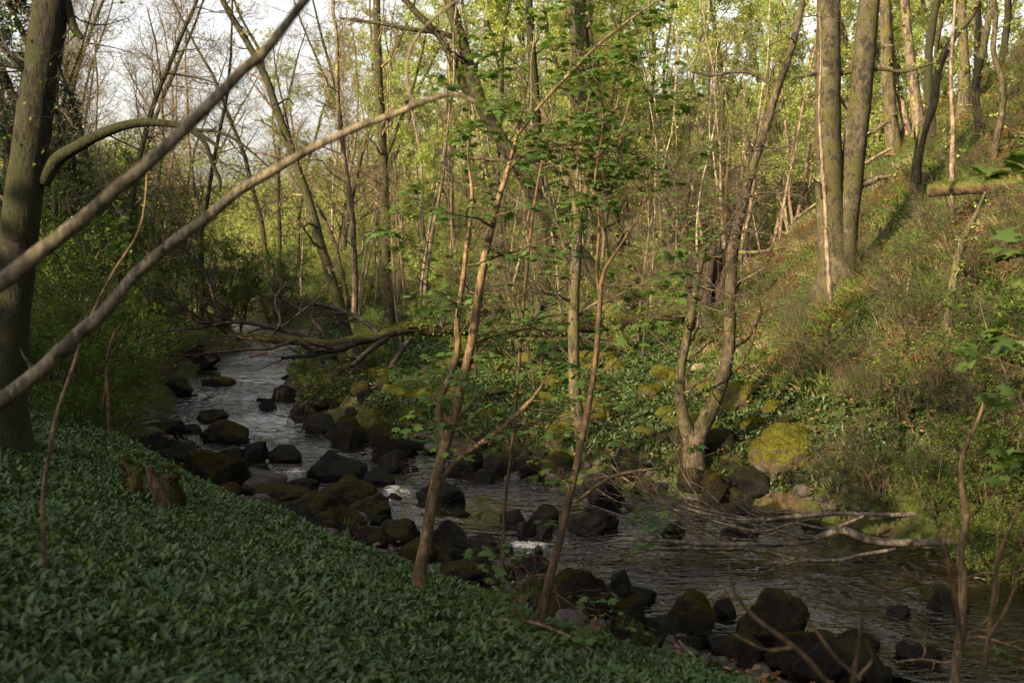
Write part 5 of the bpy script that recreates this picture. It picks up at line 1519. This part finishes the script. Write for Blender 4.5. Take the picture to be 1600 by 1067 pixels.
# shrubs and small bushes right of the stream
for px, Y, s, lb in [(1330, 14.9, .85, 'fine twigged bush with reddish stems on the right bank, left one'), (1400, 14.6, 1.0, 'fine twigged bush with reddish stems on the right bank, middle one'),
                     (1470, 15.2, 1.1, 'hazy bush of fine green twigs right of the middle one'), (1560, 14.2, 1.1, 'fine twigged bush at the right edge of the bank'),
                     (1420, 17.5, 1.2, 'fine twigged bush higher up the slope behind the reddish stems'), (1540, 17, 1.2, 'hazy bush on the slope at the right edge')]:
    place('broom', (px - 800) / FPX * Y, Y, s, lb, 'bushes on the right bank', rngp=rp_)
for px, Y, s, lb in [(1560, 13.6, .5, 'dark leafy bush overhanging the water at the right edge'), (1480, 13.9, .35, 'low dark bush at the root of the dead branches'), (1620, 14.5, .7, 'dark leafy bush cut by the right edge'), (1590, 12.6, .4, 'dark leafy bush low over the dark pool at the right edge'), (1540, 13.2, .3, 'small dark bush on the bank end of the thickest dead branch'),
                     (470, 27, .35, 'low leafy shrub on the right bank of the upper stream'), (500, 24, .35, 'low leafy shrub above the bend boulder'), (560, 26.5, .3, 'low shrub at the foot of the diagonal trunk'),
                     (1130, 27.5, .3, 'small leafy shrub growing before the torn root plate'), (1180, 28.5, .35, 'small leafy shrub right of the torn root plate')]:
    place('bush', (px - 800) / FPX * Y, Y, s, lb, 'low leafy shrubs by the water', rngp=rp_)

def spread(kind, n, xf, yr, s, label, group, seed, avoid=2.0, cond=None):
    r = rg(seed)
    done = []
    tries = 0
    while len(done) < n and tries < n * 40:
        tries += 1
        Y = r.uniform(*yr)
        px = r.uniform(*xf)
        x = (px - 800) / FPX * Y
        dl, dr = stream(np.array([x]), np.array([Y]))
        if max(dl[0], dr[0]) < .8 or any((x - a) ** 2 + (Y - b) ** 2 < avoid ** 2 for a, b in done):
            continue
        if cond and not cond(x, Y):
            continue
        done.append((x, Y))
        place(kind, x, Y, r.uniform(*s), label, group, rngp=r, tilt=(r.normal() * .05, r.normal() * .05))

spread('slim', 34, (520, 1260), (41, 60), (.75, 1.15), 'slim young sunlit tree with fresh leaves in the wood beyond the fallen log', 'slim young trees beyond the fallen log', 401, 1.5)
spread('slim', 40, (560, 1500), (60, 90), (.9, 1.4), 'distant slim tree with fresh yellow green leaves on the rising wood floor', 'distant slim trees', 402, 2.5)
spread('pole', 70, (470, 1260), (33, 58), (.7, 1.25), 'thin pale sunlit pole of a young tree in the wood beyond the log', 'thin pale poles beyond the log', 430, 1.0)
spread('freshbush', 30, (430, 1230), (37, 56), (.55, 1.0), 'sunlit fresh green shrub on the wood floor beyond the fallen log', 'sunlit shrubs beyond the fallen log', 403, 1.6)
spread('freshbush', 46, (300, 1500), (56, 95), (.9, 1.8), 'distant sunlit shrub under the far trees', 'distant sunlit shrubs', 404, 2.5)
spread('twiggy', 12, (60, 520), (42, 70), (.9, 1.3), 'nearly bare tree of fine twigs against the pale sky', 'bare twiggy trees against the sky', 405, 3.0)
spread('twiggy', 8, (500, 900), (45, 75), (.9, 1.3), 'nearly bare twiggy tree in the wood behind the diagonal trunk', 'bare twiggy trees in the middle', 406, 3.0)
spread('twiggy', 11, (-40, 560), (70, 100), (1.0, 1.5), 'far bare tree of fine twigs low against the pale sky', 'far bare trees at the left', 413, 3.0)
spread('twiggy', 7, (60, 560), (30, 42), (.7, 1.0), 'thin hawthorn with a tangle of dark twigs behind the far end of the stream', 'hawthorns behind the stream', 414, 2.5)
spread('twiggy', 8, (-40, 300), (24, 36), (.7, .9), 'twiggy hawthorn on the left bank with a mesh of bare branches', 'hawthorns on the left bank', 407, 2.5)
spread('twiggy', 10, (450, 1200), (20.5, 33), (.28, .42), 'small bare hazel of fine twigs on the flood plain around the log', 'small bare hazels around the log', 415, 1.5, cond=lambda x, y: stream(np.array([x]), np.array([y]))[1][0] > 1.5)
spread('ivy', 4, (-20, 130), (24, 36), (.9, 1.1), 'dark ivy clad tree behind the mossy tree at the left edge', 'ivy clad trees at the left', 408, 2.0)
spread('ivy', 3, (1240, 1480), (44, 52), (.9, 1.2), 'dark ivy clad tree behind the beech on the hillside', 'ivy clad trees behind the beech', 409, 3.0)
spread('slim', 16, (1240, 1640), (36, 50), (.8, 1.2), 'slim tree just beyond the crest of the hillside', 'slim trees beyond the hillside crest', 410, 2.0)
spread('freshbush', 14, (1240, 1640), (38, 52), (.8, 1.3), 'leafy green shrub just beyond the crest of the hillside', 'shrubs beyond the hillside crest', 411, 2.0)
spread('broom', 22, (1250, 1600), (16, 32), (.4, .9), 'thin tangle of bare twigs on the grassy slope', 'tangles of twigs on the slope', 412, 1.5, cond=lambda x, y: hz(x, y) > 1.2)

spread('freshbush', 12, (520, 1080), (27.5, 34), (.3, .5), 'small fresh green bush beside the fallen log', 'small bushes along the log', 424, 1.2)
spread('tall', 5, (620, 1180), (44, 60), (.85, 1.1), 'tall slender trunk with its crown above the picture, in the lit wood beyond the log', 'tall trees beyond the log', 421, 3.0)
spread('tall', 4, (1240, 1640), (24, 42), (.8, 1.0), 'tall slender trunk on the hillside with its crown above the picture', 'tall trees on the hillside', 422, 3.0, cond=lambda x, y: hz(x, y) > 3)
spread('tall', 9, (1680, 2600), (10, 30), (.8, 1.0), 'unseen tall tree added outside the right edge to darken the reflections', 'unseen trees added right of the picture', 423, 3.0)  # added out of view to block sky light and its reflection in the stream

# far wood closing the valley: leaf masses over the rising ground
rng = rg(420)
fb = MB()
cn = []
while len(cn) < 290:
    Y = rng.uniform(88, 135)
    px = rng.uniform(-100, 1750)
    x = (px - 800) / FPX * Y
    top = np.interp(px, [-100, 560, 700, 900, 1100, 1750], [3., 5, 8, 12, 16, 19])
    cn.append((x, Y, hz(x, Y) + rng.uniform(0, top), rng.uniform(1.6, 3.2)))
cn = np.array(cn)
m = 260
pos = np.repeat(cn[:, :3], m, 0) + rng.normal(size=(len(cn) * m, 3)) * np.repeat(cn[:, 3], m)[:, None] * np.array([.7, .7, .5])
d, nn = leafdirs(rng, len(pos), None, tilt=.8)
inst(fb, L_OVAL, pos, d, nn, rng.uniform(.18, .42, len(pos)), 0)
tag(fb.build('far_wood', M['fresh']), 'sunlit far wood in fresh leaf closing the valley', 'wood', kind='stuff')

# the wood on the bank behind and left of the camera, whose shade lies over the stream
rng = rg(430)
fb = MB()
SQ = 2 ** -.5
cn = []
for k in range(150):
    v = rng.uniform(-62, 22)
    u = rng.uniform(-24, -11)
    top = np.interp(v, [-62, -27, -18, -9, 0, 22], [22, 18.4, 13.5, 11.2, 11.3, 11.5])
    x, y = (u + v) * SQ, (u - v) * SQ
    z = hz(x, y)
    hi = top - .404 * (-15 - u) * -1
    lo = min(z + 1, hi - 3)
    q = rng.random()
    cn.append((x, y, lo + (hi - 1.0 - lo) * q, rng.uniform(1.5, 2.4) * (1.15 - .45 * q)))
cn = np.array(cn)
m = 330
pos = np.repeat(cn[:, :3], m, 0) + rng.normal(size=(len(cn) * m, 3)) * np.repeat(cn[:, 3], m)[:, None] * np.array([.7, .7, .45])
d, nn = leafdirs(rng, len(pos), None, tilt=1.0)
inst(fb, L_OVAL, pos, d, nn, rng.uniform(.3, .6, len(pos)), 0)
tag(fb.build('wood_behind', M['wood']), 'dark wood on the bank behind the camera shading the stream', 'wood', kind='stuff')
